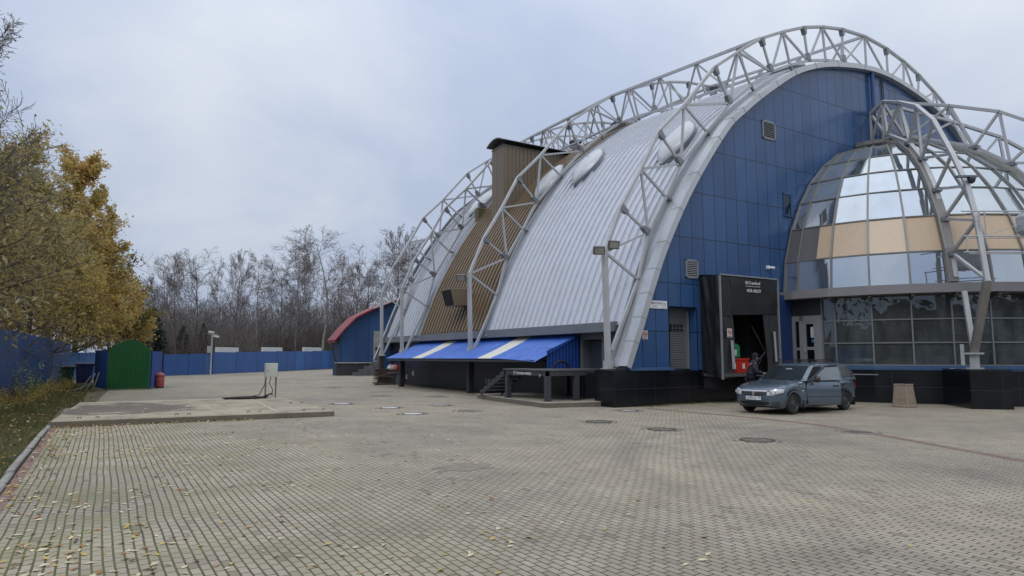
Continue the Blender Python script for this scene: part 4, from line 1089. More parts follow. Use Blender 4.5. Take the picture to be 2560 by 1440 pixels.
# ------------------------------------------------------------------ awning over the side wall
t = thing('awning', 'low bright blue corrugated awning with two white sheets along the hall side', 'awning', (.4, 11, 2))
def awn_row(y):
    """upper and lower line of the sheet at position y (sagging at the near end)"""
    sag = .12 * max(0, 1 - (y - 3.5) / 3) ** 1.5
    rows = []
    for k in range(7):
        f = k / 6; rows.append(V((1.48 - 2.2 * f, y + f * (-.15 if y < 6 else .15) * 0, 2.64 - .98 * f - .10 * math.sin(PI * f) * .4 - sag * f)))
    return rows
sheets = [(3.55, 7.12, 'b'), (7.1, 8.22, 'w'), (8.2, 14.42, 'b'), (14.4, 15.62, 'w'), (15.6, 19.5, 'b')]
for a, b, kd in sheets:
    mb = MB(); rows = []; y = a
    lift = .012 if kd == 'w' else 0
    while y <= b + 1e-6:
        ph = (y * 2 * PI / .13); r_ = awn_row(y); dz = .022 * math.sin(ph) + lift
        rows.append([p + V((.4, 0, .9)) * dz for p in r_]); y += .13 / 5
    mb.grid(rows); build('awning_sheet', mb, awning_blue if kd == 'b' else awning_white, t, smooth=True)
mb = MB()
for f in (.03, .5, .97): mb.bar((1.48 - 2.2 * f, 3.7, 2.64 - .98 * f - .12), (1.48 - 2.2 * f, 19.4, 2.64 - .98 * f - .12), .06, .09)
for y in (5.8, 9, 12.2, 15.4, 19.2): mb.bar((1.47, y, 2.5), (-.66, y, 1.52), .05, .07); mb.bar((1.47, y, 1.5), (.2, y, 1.94), .05)
build('awning_frame', mb, dark_grey, t)
mb = MB(); rows = []
for k in range(60):
    x = -.12 + 1.6 * k / 59; dz = .010 * math.sin(x * 2 * PI / .16)
    rows.append([(x, 3.62 + dz, 1.26), (x, 3.62 + dz, 1.72 + (x + .72) / 2.2 * .90)])
mb.grid(rows)
t2 = build('sheet_screen', mb, sheet_blue, loc=(.7, 3.6, 1.3), recalc=False); tag(t2, 'deep blue profiled sheet closing the near end of the awning', 'screen')
# pipes by the side door
mb = MB(); mb.tube([(1.3, 1.6, 2.55), (1.05, 1.35, 2.35), (.9, 1.2, 1.9), (.85, 1.15, 1.3)], .06, 8)
tag(build('vent_pipe', mb, steel, loc=(.9, 1.2, 1.3)), 'bent grey pipe at the foot of the gable rim', 'pipe')
mb = MB(); mb.tube([(-.3, 2.9, 1.29)] + [(-.3 + .35 * (1 - math.cos(a)), 2.9, 1.29 + .28 * math.sin(a)) for a in (.5, 1, 1.57, 2.1, 2.6, 3.1)], .05, 8)
tag(build('hose', mb, dark_hole, loc=(-.1, 2.9, 1.29)), 'black hose looping over the deck of the platform', 'hose')

# ------------------------------------------------------------------ platform with stairs
t = thing('loading_platform', 'charcoal steel platform with open steps and posts beside the hall corner', 'platform', (-.6, 2.5, .2))
mb = MB(); mb.box((-1.7, 1.35, 1.235), (1.45, 4.35, 1.285)); build('deck', mb, M('deck plate', (.085, .09, .097), .5), t)
mb = MB(); mb.box((-1.66, 1.38, 1.06), (-1.56, 4.32, 1.235)); mb.box((-1.66, 1.38, 1.06), (.08, 1.48, 1.235)); mb.box((-1.66, 4.2, 1.06), (1.4, 4.3, 1.235)); build('edge_beam', mb, dark_grey, t)
for x, y in ((-1.6, 1.44), (-.35, 1.44), (-1.6, 4.1), (1.2, 4.1)):
    mb = MB(); mb.box((x - .09, y - .09, .17), (x + .09, y + .09, 1.06)); mb.box((x - .13, y - .13, .17), (x + .13, y + .13, .20)); build('post', mb, dark_grey, t)
for x in (-1.62, -.65):
    mb = MB(); mb.bar((x, 4.3, 1.14), (x, 6.25, .24), .05, .19); build('stringer', mb, dark_grey, t)
for k in range(6):
    y, z = 4.42 + k * .33, 1.13 - k * .155
    mb = MB(); mb.box((-1.66, y - .1, z - .02), (-.6, y + .18, z + .02)); mb.box((-1.66, y - .02, z - .1), (-.6, y, z - .02)); build('step', mb, M('step plate', (.075, .08, .088), .5), t)
text('lettering', 'ТК Тепловая камера', .155, (-1.672, 3.62, 1.085), (0, -1, 0), (0, 0, 1), white_ink, t, .004, sx=.80)
text('lettering', 'Р', .16, (-1.672, 1.85, 1.0), (0, -1, 0), (0, 0, 1), white_ink, t, .004, sx=.7)
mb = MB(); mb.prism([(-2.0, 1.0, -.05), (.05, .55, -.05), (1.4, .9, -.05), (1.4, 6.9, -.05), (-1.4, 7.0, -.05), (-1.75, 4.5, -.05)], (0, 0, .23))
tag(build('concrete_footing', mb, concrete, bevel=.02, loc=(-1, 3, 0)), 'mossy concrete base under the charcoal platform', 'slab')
for y, z, tx in ((22.9, .45, 'К.м'), (22.1, .72, 'К.'), (21.5, .36, 'К.'), (20.5, .6, 'К.'), (11.3, .42, 'К.4*')):
    text('lettering', tx, .36, (1.412, y, z), (0, -1, 0), (0, 0, 1), white_ink, hall, .003, sx=.8)
text('lettering', 'К', .3, (1.44, 4.75, 1.33), (0, -1, 0), (0, 0, 1), white_ink, hall, .003, sx=.8)

# ------------------------------------------------------------------ tubular sign frame at the right edge
P0 = D(9.95, 45.5, 0)
t = thing('sign_board', 'pale octagonal sign board with a dark letter on a tube frame', 'sign', P0 + RGT * 2 + V((0, 0, 5.8)))
nrm_s = -FWD; off = nrm_s * .32
def sp_(s, z, o=.0): return P0 + RGT * s + nrm_s * (.18 + o) + V((0, 0, z))
for z in (6.68, 5.82, 5.27):
    mb = MB(); mb.tube([sp_(-.62, z), sp_(3.6, z)], .024, 8); build('tube', mb, steel, t)
    mb = MB(); mb.tube([sp_(-.2, z, -.35), sp_(3.4, z, -.35)], .02, 8); build('tube', mb, steel, t)
for s in (-.02, .16, -.5):
    mb = MB(); mb.tube([sp_(s, 5.27 if s < -.1 else 5.82), sp_(s, 5.85 if s < -.1 else 6.68)], .022, 8); build('upright', mb, steel, t)
mb = MB(); mb.tube([sp_(.2, 5.86), sp_(1.6, 6.3)], .016, 6); build('diagonal', mb, steel, t)
def octo(o): return [sp_(1.32 + a, b, o) for a, b in ((0.0, 5.98), (.16, 5.84), (2.0, 5.62), (2.2, 5.8), (2.2, 6.55), (2.0, 6.75), (.22, 6.70), (0.0, 6.48))]
mb = MB(); mb.prism(octo(.25), nrm_s * -.42); build('board', mb, M('pale grey sign board', (.42, .44, .48), .45), t, bevel=.02)
text('lettering', 'Т', .52, sp_(1.64, 6.0, .255), RGT, (0, 0, 1), M('mid grey letter', (.13, .15, .18), .5), t, .01)
mb = MB(); pts = [sp_(1.56, 6.42, .256), sp_(1.47, 6.42, .256), sp_(1.44, 6.34, .256), sp_(1.44, 6.08, .256), sp_(1.47, 6.02, .256), sp_(1.53, 5.99, .256)]
mb.tube(pts, .012, 4); build('outline', mb, grey_ink, t)
# lamp heads on the front dome truss
for (r, z, lab) in ((9.2, 7.95, 'small dark dome camera on the outer chord of the front dome truss'),):
    p = D(r + .35, 45.5, z) + RGT * .12
    t = thing('dome_camera', lab, 'camera', p)
    mb = MB(); mb.obox(p + V((0, 0, .1)) - RGT * .15, RGT * .36, FWD * .1, V((0, 0, .03))); build('bracket', mb, steel_dark, t)
    mb = MB(); mb.lathe([(.02, -.16), (.1, -.1), (.13, 0), (.13, .08)], 12, p); build('camera_head', mb, dark_grey, t, smooth=True)

# planter
t = thing('concrete_planter', 'tapered sandy concrete planter against the black plinth right of the car', 'planter', (8.75, -5.2, 0))
mb = MB(); c0 = V((8.78, -5.2, 0)); rows = []
for r_, z in ((.30, 0), (.305, .06), (.285, .09), (.225, .74), (.235, .76), (.235, .80), (.19, .80), (.18, .7)):
    rows.append([c0 + V((r_ * x, r_ * y, z)) for x, y in ((-1, -.85), (-.85, -1), (.85, -1), (1, -.85), (1, .85), (.85, 1), (-.85, 1), (-1, .85))])
mb.grid(rows, closed=True); build('planter_body', mb, M('exposed aggregate concrete', (.26, .215, .165), .9, var=.25, scale=6, fine=70, bump=.6), t)
mb = MB(); mb.lathe([(0, .72), (.185, .72)], 12, c0, cap=False); build('soil_fill', mb, soil, t)

# ------------------------------------------------------------------ car (built along +X, then placed)
paint = bpy.data.materials.new('grey blue car paint'); nt, _, L = nodes_of(paint)
pos = nt.nodes.new('ShaderNodeTexCoord').outputs['Object']
cc = ramp(nt, noise_n(nt, pos, 3, 5, .65), [(.3, (.082, .112, .155)), (.7, (.112, .148, .198))])
sxyz = nt.nodes.new('ShaderNodeSeparateXYZ'); L.new(pos, sxyz.inputs[0])
dirt = ramp(nt, math_n(nt, 'ADD', sxyz.outputs[2], math_n(nt, 'MULTIPLY', noise_n(nt, pos, 5, 4), .25)), [(.25, g3(1)), (.62, g3(0))])   # road dirt low on the body
cc = mixc(nt, math_n(nt, 'MULTIPLY', dirt, .55), cc, (.085, .08, .072))
pp = principled(nt, cc, math_n(nt, 'ADD', .25, math_n(nt, 'MULTIPLY', dirt, .35)), .35)
pp.inputs['Coat Weight'].default_value = .6; pp.inputs['Coat Roughness'].default_value = .08
rubber = M('tyre rubber', (.016, .016, .017), .85, var=.25, scale=8)
black_pl = M('black car plastic', (.016, .016, .018), .5)
brown_pl = M('brown black plastic', (.035, .022, .02), .35)
chrome = M('bright trim', (.62, .62, .63), .2, .6, .04)
lens = M('clear headlamp', (.62, .63, .62), .12, .3, .12, 9)
seat_m = M('dark upholstery', (.03, .031, .034), .8)
car = thing('parked_car', 'grey blue estate car with roof rack and its front door standing open', 'car')
WX = (1.45, -1.45)
def zb_(x):
    z = .19 if -1.9 < x < 2.0 else .27
    for wx in WX:
        d_ = abs(x - wx)
        if d_ < .37: z = max(z, .31 + math.sqrt(.37 ** 2 - d_ ** 2) - .0)
    return z
def lerp_tab(tab, x):
    for (a, va), (b, vb) in zip(tab, tab[1:]):
        if a >= x >= b:
            f = (a - x) / (a - b + 1e-9); return va + (vb - va) * f
    return tab[-1][1] if x < tab[-1][0] else tab[0][1]
HW = [(2.22, .52), (2.17, .66), (2.05, .765), (1.8, .825), (1.4, .86), (.6, .87), (-1.2, .87), (-1.8, .85), (-2.08, .80), (-2.2, .72), (-2.24, .62)]
ZT_ = [(2.22, .66), (2.17, .74), (2.05, .81), (1.8, .875), (1.4, .93), (1.0, .985), (.0, 1.0), (-1.9, 1.03), (-2.2, 1.02), (-2.24, .95)]
xs = [2.22, 2.19, 2.14, 2.05, 1.95, 1.87] + [1.82 - .037 * k for k in range(21)] + [1.0, .9, .7, .4, 0, -.4, -.8, -1.0] + [-1.08 - .037 * k for k in range(21)] + [-1.9, -2.0, -2.08, -2.15, -2.2, -2.24]
rows = []
for x in xs:
    w_, zt, zb = lerp_tab(HW, x), lerp_tab(ZT_, x), zb_(x)
    zz = lambda f: zb + (zt - zb) * f
    half = [(w_ * .0, zb), (w_ * .90, zb), (w_ * .975, min(zb + .07, zz(.3))), (w_ * .995, zz(.34)), (w_, zz(.60)), (w_ * .985, zz(.80)), (w_ * .955, zz(.93)), (w_ * .88, zz(.99)), (w_ * .5, zz(1.0) + .018), (0, zz(1.0) + .028)]
    rows.append([(x, y, z) for y, z in half] + [(x, -y, z) for y, z in reversed(half[1:-1])])
mb = MB(); mb.grid(rows, closed=True)
nr = len(rows[0]); mb.f.append(list(range(nr))); mb.m.append(0); e = (len(rows) - 1) * nr; mb.f.append([e + k for k in range(nr)]); mb.m.append(0)
build('body', mb, paint, car, smooth=38)
# greenhouse
def gh(t):   # t=0 belt line .. 1 roof: front x, rear x, half width, height
    tab = [(0, .98, -2.22, .845, .99), (.25, .78, -2.20, .80, 1.115), (.5, .57, -2.17, .748, 1.25), (.75, .36, -2.12, .695, 1.38), (.88, .23, -2.08, .66, 1.45), (.96, .07, -2.0, .61, 1.50), (1, -.10, -1.88, .53, 1.525)]
    for a, b in zip(tab, tab[1:]):
        if a[0] <= t <= b[0]:
            f = (t - a[0]) / (b[0] - a[0]); return [p + (q - p) * f for p, q in zip(a[1:], b[1:])]
    return tab[-1][1:]
def ring(t, grow=0.0):
    xf, xr, w_, z = gh(t); o = []
    for k in range(5): o.append((xf - .10 * (k / 4) ** 2 * 1.0, w_ * .9 * k / 4, z))
    o += [(xf - .17, w_, z)] + [(xf - .17 + (xr + .12 - xf + .17) * k / 8, w_, z) for k in range(1, 9)] + [(xr + .02, w_ * .88, z), (xr, w_ * .5, z), (xr, 0, z)]
    return o + [(x, -y, z) for x, y, z in reversed(o[1:-1])]
mb = MB(); rr = [ring(t) for t in (0, .25, .5, .75, .88, .96, 1)]
mb.grid(rr, closed=True); nr = len(rr[0]); base = (len(rr) - 1) * nr
n0 = len(mb.v); mb.v.append(V((-.95, 0, 1.55)))
for k in range(nr): mb.f.append([base + k, base + (k + 1) % nr, n0]); mb.m.append(0)
build('roof', mb, paint, car, smooth=40)
def side(x, t, o=.006):
    xf, xr, w_, z = gh(t); return V((x, w_ + o, z))
def side_poly(name, pts, mat, parent, o=.006, sgn=1):
    mb = MB(); vs = [side(x, t, o) for x, t in pts]
    if sgn < 0: vs = [V((p.x, -p.y, p.z)) for p in vs]
    mb.add(vs, [tuple(range(len(vs)))]); return build(name, mb, mat, parent, recalc=False)
win = M('dark car window', (.012, .015, .017), .05, var=.05); 
def xline(t): return gh(t)[0] - .17
rear_win = [(-.36, .12), (-1.20, .12), (-1.22, .6), (-1.05, .84), (-.42, .84)]
for s in (1, -1):
    side_poly('window', rear_win, win, car, .008, s)
    side_poly('window', [(-1.34, .14), (-2.02, .18), (-1.99, .55), (-1.88, .80), (-1.34, .84)], win, car, .008, s)
    front = [(.70, .12), (-.28, .12), (-.34, .84), (.08, .84), (.30, .6), (.55, .3)]
    side_poly('window', front, win if s < 0 else M('painted doorway dark', (.004, .004, .005), .9), car, .008, s)  # near side front: black polygon painted in for the dark cabin
mb = MB(); rows = []
for t in (.06, .3, .6, .86):
    xf, xr, w_, z = gh(t); rows.append([(xf - .10 * (abs(k) / 6) ** 2 * .8 + .012, w_ * .86 * k / 6, z + .008) for k in range(-6, 7)])
mb.grid(rows); ws = build('windscreen', mb, car_glass if False else M('windscreen glass', (.014, .02, .022), .04, var=.1), car, smooth=True, recalc=False)
mb = MB(); mb.obox((.42, .05, 1.345), (.03, 0, 0), (0, .10, 0), (0, 0, .022)); build('mirror', mb, M('pale sticker', (.5, .5, .52), .4), ws)
mb = MB(); rows = []
for t in (.15, .5, .82):
    xf, xr, w_, z = gh(t); rows.append([(xr - .012, w_ * .8 * k / 4, z) for k in range(-4, 5)])
mb.grid(rows); build('rear_window', mb, win, car, recalc=False)
mb = MB()
for y0 in (.25, -.4): mb.tube([(1.02, y0, .985), (.97, y0 + .3, 1.02), (.93, y0 + .62, 1.06)], .01, 4)
build('wiper', mb, black_pl, car)
# front end
def fx(y):
    tab = [(0, 2.235), (.4, 2.225), (.52, 2.205), (.66, 2.15), (.765, 2.03), (.825, 1.8), (.86, 1.4)]
    y = abs(y)
    for a, b in zip(tab, tab[1:]):
        if a[0] <= y <= b[0]: return a[1] + (b[1] - a[1]) * (y - a[0]) / (b[0] - a[0])
    return 1.4
def front_strip(name, ys, zlo, zhi, mat, o=.012, parent=None, back=.0):
    """patch wrapped round the nose: zlo/zhi are functions or numbers"""
    f = lambda q, y: q(y) if callable(q) else q
    mb = MB(); rows = [[], [], []]
    for y in ys:
        x = fx(y) + o; sl = .06
        a, b = f(zlo, y), f(zhi, y)
        rows[0].append((x, y * 1.012, a)); rows[1].append((x + .004, y * 1.012, (a + b) / 2)); rows[2].append((x - back, y * 1.01, b))
    mb.grid(rows); return build(name, mb, mat, parent or car, smooth=True, recalc=False)
fr = lambda a, b, n: [a + (b - a) * k / n for k in range(n + 1)]
front_strip('grille', fr(-.44, .44, 10), lambda y: .565 + .05 * (abs(y) / .44) ** 2, .675, black_pl, .014)
for z in (.59, .617, .644): front_strip('grille_bar', fr(-.40, .40, 8), z, z + .008, M('grey grille bar', (.12, .12, .125), .4), .022)
front_strip('chrome_strip', fr(-.46, .46, 10), .675, .722, chrome, .02, back=.02)
for s in (1, -1):
    ys = [s * y for y in fr(.44, .80, 8)]
    hl = front_strip('headlight', ys, lambda y: .575 + .09 * max(0, (abs(y) - .60) / .2), lambda y: .70 + .07 * min(1, (abs(y) - .44) / .2), lens, .018, back=.05)
    mb = MB()
    for yy in (.56, .67): mb.lathe([(.0, .0), (.045, .0), (.05, .012)], 12, (fx(yy) + .02, s * yy, .665), 'X')
    build('reflector', mb, chrome, hl)
front_strip('lower_intake', fr(-.50, .50, 8), lambda y: .27 + .05 * (abs(y) / .5) ** 3, .385, M('intake black', (.006, .006, .007), .8), .012)
for s in (1, -1):
    for z in (.30, .335, .37): front_strip('bumper_vent', [s * y for y in fr(.55, .76, 4)], z, z + .016, black_pl, .010)
front_strip('bumper_ridge', fr(-.78, .78, 14), .44, .455, M('dark seam', (.03, .04, .055), .5), .010)
pl_x = fx(0) + .03
mb = MB(); mb.box((pl_x - .01, -.26, .43), (pl_x + .012, .26, .545)); pl_ = build('number_plate', mb, white, car)
mb = MB(); mb.box((pl_x + .012, -.262, .428), (pl_x + .014, .262, .434)); mb.box((pl_x + .012, -.262, .541), (pl_x + .014, .262, .547)); mb.box((pl_x + .012, .13, .43), (pl_x + .014, .135, .545)); build('plate_frame', mb, black_ink, pl_)
text('lettering', 'с699то', .118, (pl_x + .014, -.245, .447), (0, 1, 0), (0, 0, 1), black_ink, pl_, .001, sx=.92)
text('lettering', '178', .085, (pl_x + .014, .145, .468), (0, 1, 0), (0, 0, 1), black_ink, pl_, .001, sx=.85)
mb = MB(); x = fx(0) + .03
for a, b in (((0, .685), (.034, .62)), ((.034, .62), (0, .555)), ((0, .555), (-.034, .62)), ((-.034, .62), (0, .685))): mb.bar((x, a[0], a[1]), (x, b[0], b[1]), .02, .022, (1, 0, 0))
build('emblem', mb, chrome, car)
# wheels
for wx in WX:
    for s in (1, -1):
        mb = MB(); prof = [(.17, -.09), (.275, -.095), (.302, -.07), (.31, -.03), (.31, .03), (.302, .07), (.275, .095), (.205, .085), (.195, .05)]
        mb.lathe(prof, 32, (wx, s * .735, .31), 'Y'); wh = build('wheel', mb, rubber, car, smooth=40)
        mb = MB(); yy = s * .065
        mb.lathe([(.215, yy + s * .025), (.205, yy + s * .03), (.19, yy), (.10, yy + s * .008), (.085, yy + s * .03), (0.0, yy + s * .032)], 28, (wx, s * .735, .31), 'Y', cap=False); rim = build('rim', mb, M('dark steel rim', (.055, .056, .06), .5, .4), wh, smooth=40)
        mb = MB()
        for k in range(10):
            a = 2 * PI * k / 10; mb.lathe([(0, yy + s * .008), (.016, yy + s * .008)], 8, (wx + .145 * math.cos(a), s * .735, .31 + .145 * math.sin(a)), 'Y', cap=False)
        build('vent_holes', mb, dark_hole, rim)
    mb = MB(); mb.box((wx - .38, -.62, .30), (wx + .38, .62, .66)); build('wheel_housing', mb, dark_hole, car)
    for s in (1, -1):
        mb = MB(); rows = [[], []]
        for k in range(15):
            a = PI * k / 14; w_ = lerp_tab(HW, wx + .38 * math.cos(a))
            for q, r_ in ((0, .368), (1, .405)): rows[q].append((wx + r_ * math.cos(a), s * (w_ + .006), .31 + r_ * math.sin(a)))
        mb.grid(rows); build('wheel_arch', mb, paint, car, recalc=False)
mb = MB()
for wx in WX:
    for s in (1, -1): mb.box((wx - .46, s * .80 - .08, .16), (wx - .45, s * .80 + .08, .42))
build('mud_flap', mb, black_pl, car)
# roof rails and cross bars
for s in (1, -1):
    mb = MB(); mb.tube([(.05, s * .56, 1.53), (-.05, s * .565, 1.575), (-1.7, s * .565, 1.58), (-1.8, s * .56, 1.52)], .018, 6); build('roof_rail', mb, black_pl, car)
for x in (-.22, -1.2):
    mb = MB(); mb.bar((x, -.70, 1.63), (x, .70, 1.63), .05, .03)
    for s in (1, -1): mb.bar((x, s * .565, 1.56), (x, s * .565, 1.63), .06)
    build('cross_bar', mb, black_pl, car)
# seams, handles, indicator, rear lamps
seam = M('door gap', (.008, .010, .014), .8)
def bside(x, z, o=.004):
    w_, zt, zb = lerp_tab(HW, x), lerp_tab(ZT_, x), zb_(x); f = (z - zb) / (zt - zb)
    tab = [(0, .93), (.12, .975), (.34, .995), (.6, 1.0), (.8, .985), (.93, .955), (1, .88)]
    for a, b in zip(tab, tab[1:]):
        if a[0] <= f <= b[0]: return V((x, w_ * (a[1] + (b[1] - a[1]) * (f - a[0]) / (b[0] - a[0])) + o, z))
    return V((x, w_ * .9 + o, z))
for s in (1, -1):
    mb = MB()
    for line in ([(.84, .30), (.84, .62), (.80, .95)], [(-.31, .27), (-.31, .6), (-.31, .96)], [(-1.03, .62), (-1.18, .75), (-1.26, .97)], [(.82, .27), (.2, .25), (-.31, .25), (-1.0, .27)]):
        mb.tube([(p.x, s * p.y, p.z) for p in (bside(x, z, .001) for x, z in line)], .006, 4)
    build('door_seam', mb, seam, car)
    mb = MB(); q = [bside(x, z, .012) for x, z in ((-1.04, .86), (-1.24, .87))]; mb.tube([(p.x, s * p.y, p.z) for p in q], .022, 6); build('handle', mb, black_pl, car)
    mb = MB(); p = bside(1.0, .70, .006); mb.obox((p.x, s * p.y, p.z), (.035, 0, 0), (0, .006, 0), (0, 0, .014)); build('side_indicator', mb, white, car)
    mb = MB(); q = [bside(x, .52, .006) for x in (-.35, -.6, -.9)]; mb.tube([(p.x, s * p.y, p.z) for p in q], .008, 4); build('side_moulding', mb, black_pl, car)
    mb = MB(); mb.hexa([(-2.23, s * .64, .70), (-2.12, s * .80, .70), (-2.12, s * .81, .72), (-2.22, s * .66, .72), (-2.235, s * .64, 1.0), (-2.14, s * .80, 1.0), (-2.13, s * .80, 1.0), (-2.22, s * .66, 1.0)]); build('tail_light', mb, red_ink, car)
# open driver's door (+Y is the side towards the viewer)
dr = thing('door', None, None); dr.parent = car; ORG[dr.name] = V((0, 0, 0))
HX, HY, A_ = .80, .865, rad(29)
ca, sa = math.cos(A_), math.sin(A_)
def dtr(p):
    x, y, z = p; x -= HX; y -= HY
    return V((HX + x * ca + y * sa * 1, HY + (-x) * sa * 1 + y * ca, z))
def dbuild(name, mb, mat, parent, **k):
    mb.v = [dtr(p) for p in mb.v]; return build(name, mb, mat, parent, **k)
bpy.data.objects.remove(dr)
mb = MB(); rows = []
for x in fr(.80, -.30, 8):
    r_ = []
    for z in (.26, .34, .48, .62, .76, .88, .985): p = bside(x, z, .004); r_.append((x, p.y, z))
    r_ += [(x, .79, .985), (x, .80, .3)]
    rows.append(r_)
mb.grid(rows, closed=True); nr = len(rows[0]); mb.f.append(list(range(nr))[::-1]); mb.m.append(0); e = 8 * nr; mb.f.append([e + k for k in range(nr)]); mb.m.append(0)
dr = dbuild('door', mb, paint, car, smooth=38); tag(dr, 'front door standing open')
frm = [(.70, .02), (.46, .33), (.26, .62), (.06, .87), (-.34, .90), (-.30, .02)]
mb = MB(); F_ = [side(x, t, .012) for x, t in frm]
for a, b in zip(F_, F_[1:]): mb.bar(a, b + (b - a).normalized() * .02, .055, .04, (0, 1, 0))
dbuild('window_frame', mb, paint, dr)
mb = MB(); q = [side(x, t, .02) for x, t in ((.66, .08), (.46, .36), (.26, .64), (.07, .86), (-.33, .885))]
for a, b in zip(q, q[1:]): mb.bar(a, b, .012, .07, (0, 1, 0))
dbuild('rain_deflector', mb, brown_pl, dr)
mb = MB(); vs = [side(x, t, .010) for x, t in [(.62, .06), (.44, .33), (.25, .62), (.07, .85), (-.32, .87), (-.28, .05)]]; mb.add(vs, [tuple(range(6))]); dbuild('window', mb, car_glass, dr, recalc=False)
mb = MB(); mb.lathe([(.0, -.07), (.09, -.05), (.105, .0), (.10, .05), (.0, .075)], 14, (.52, 1.0, 1.05), 'X'); mb.bar((.55, .85, 1.0), (.52, .98, 1.03), .05)
dbuild('wing_mirror', mb, brown_pl, dr, smooth=True)
mb = MB(); mb.tube([bside(-.06, .84, .016), bside(-.24, .85, .016)], .022, 6); dbuild('handle', mb, black_pl, dr)
mb = MB(); mb.tube([bside(x, .52, .007) for x in (.75, .4, .0, -.28)], .008, 4); dbuild('side_moulding', mb, black_pl, dr)
mb = MB(); mb.obox(bside(-.15, .93, .006), (.014, 0, 0), (0, .004, 0), (0, 0, .012)); dbuild('lock', mb, chrome, dr)
mb = MB(); mb.box((.0, .38, .5), (-.35, .6, 1.0)); build('seat', mb, seat_m, car)
mb = MB(); mb.hexa([(.82, .862, .30), (-.30, .862, .28), (-.30, .88, .28), (.82, .876, .30), (.82, .845, .97), (-.30, .845, .97), (-.30, .855, .97), (.82, .855, .97)]); build('painted_opening', mb, M('painted cabin dark', (.008, .008, .009), .9), car)  # dark sheet laid on the body, painting in the shaded cabin
mb = MB(); mb.obox((.7, .55, 1.0), (.02, 0, 0), (0, .1, 0), (0, 0, .03)); build('dashboard', mb, seat_m, car)
car.location = (4.34, -4.17, 0.0); car.rotation_euler = (0, 0, rad(183))

# ------------------------------------------------------------------ person beside the car
def skin(name, joints, edges, mat, parent, sub=2, root=0):
    """one continuous skinned surface over a skeleton; joints: name -> (pos, radius or (rx, ry))"""
    keys = list(joints); me = bpy.data.meshes.new(name)
    me.from_pydata([joints[k][0] for k in keys], [(keys.index(a), keys.index(b)) for a, b in edges], [])
    o = bpy.data.objects.new(name, me); COL.objects.link(o)
    o.modifiers.new('s', 'SKIN')
    for i, k in enumerate(keys):
        r_ = joints[k][1]; me.skin_vertices[0].data[i].radius = r_ if isinstance(r_, tuple) else (r_, r_)
        me.skin_vertices[0].data[i].use_root = (i == root)
    m2 = o.modifiers.new('u', 'SUBSURF'); m2.levels = sub; m2.render_levels = sub
    dg = bpy.context.evaluated_depsgraph_get(); dg.update()
    nm = bpy.data.meshes.new_from_object(o.evaluated_get(dg)); bpy.data.objects.remove(o); bpy.data.meshes.remove(me)
    nm.name = name; nm.materials.clear(); nm.materials.append(mat); nm.shade_smooth()
    o = bpy.data.objects.new(name, nm); COL.objects.link(o); o.parent = parent; ORG[o.name] = ORG[parent.name]
    return o
skin_m = M('skin', (.42, .23, .17), .5, var=.06)
navy = M('navy jacket cloth', (.008, .011, .024), .7, var=.3, scale=6, bump=.3)
navy2 = M('dark trousers cloth', (.010, .011, .016), .8, var=.25, scale=6, bump=.3)
cap_m = M('dark navy knit cap', (.009, .010, .02), .9, var=.2, fine=90)
pr = thing('person', 'person in a dark jacket and cap standing behind the bonnet of the grey car', 'person')
# built facing +X, leaning a little forward with both forearms raised in front
J = {'pelvis': ((0, 0, .98), (.15, .12)), 'waist': ((.02, 0, 1.12), (.15, .115)), 'chest': ((.06, 0, 1.32), (.17, .125)), 'neck0': ((.10, 0, 1.50), (.075, .07)), 'neck1': ((.13, 0, 1.57), .058), 'jaw': ((.175, 0, 1.62), (.066, .07)), 'skull': ((.175, 0, 1.70), (.078, .092)), 'top': ((.165, 0, 1.78), (.06, .07)), 'nose0': ((.235, 0, 1.675), .03), 'nose': ((.275, 0, 1.66), .014)}
Ed = [('pelvis', 'waist'), ('waist', 'chest'), ('chest', 'neck0'), ('neck0', 'neck1'), ('neck1', 'jaw'), ('jaw', 'skull'), ('skull', 'top'), ('skull', 'nose0'), ('nose0', 'nose')]
for s, tg in ((1, 'l'), (-1, 'r')):
    J.update({'sh' + tg: ((.08, s * .19, 1.44), .07), 'el' + tg: ((.14, s * .27, 1.17), .048), 'wr' + tg: ((.36, s * .20, 1.14), .03), 'pa' + tg: ((.43, s * .185, 1.135), (.022, .036)), 'hip' + tg: ((0, s * .095, .90), .092), 'kn' + tg: ((.03, s * .11, .50), .062), 'an' + tg: ((-.01, s * .115, .10), .042), 'toe' + tg: ((.16, s * .13, .04), (.035, .04))})
    Ed += [('chest', 'sh' + tg), ('sh' + tg, 'el' + tg), ('el' + tg, 'wr' + tg), ('wr' + tg, 'pa' + tg), ('pelvis', 'hip' + tg), ('hip' + tg, 'kn' + tg), ('kn' + tg, 'an' + tg), ('an' + tg, 'toe' + tg)]
    for q, (dy, ln, dz) in enumerate(((.030, .075, -.01), (.011, .085, -.015), (-.009, .08, -.018), (-.028, .062, -.02))):
        a, b = 'f%d%s' % (q, tg), 'g%d%s' % (q, tg)
        J[a] = ((.455 + ln * .5, s * .185 + dy, 1.135 + dz * .3), .0095); J[b] = ((.455 + ln * .9, s * .185 + dy, 1.125 + dz * 1.6), .0085)
        Ed += [('pa' + tg, a), (a, b)]
    J['t' + tg] = ((.43, s * .185 - s * .05, 1.145), .011); J['u' + tg] = ((.475, s * .185 - s * .062, 1.14), .0095); Ed += [('pa' + tg, 't' + tg), ('t' + tg, 'u' + tg)]
body = skin('body', J, Ed, skin_m, pr)
for s in (1, -1):
    mb = MB(); mb.lathe([(0, -.006), (.011, 0), (0, .006)], 8, (.247, s * .032, 1.70), 'X', cap=False); build('eye', mb, dark_hole, pr)
    mb = MB(); mb.obox((.165, s * .085, 1.685), (.018, 0, 0), (0, .008, 0), (0, 0, .03)); build('ear', mb, skin_m, pr, bevel=.006)
g = .042
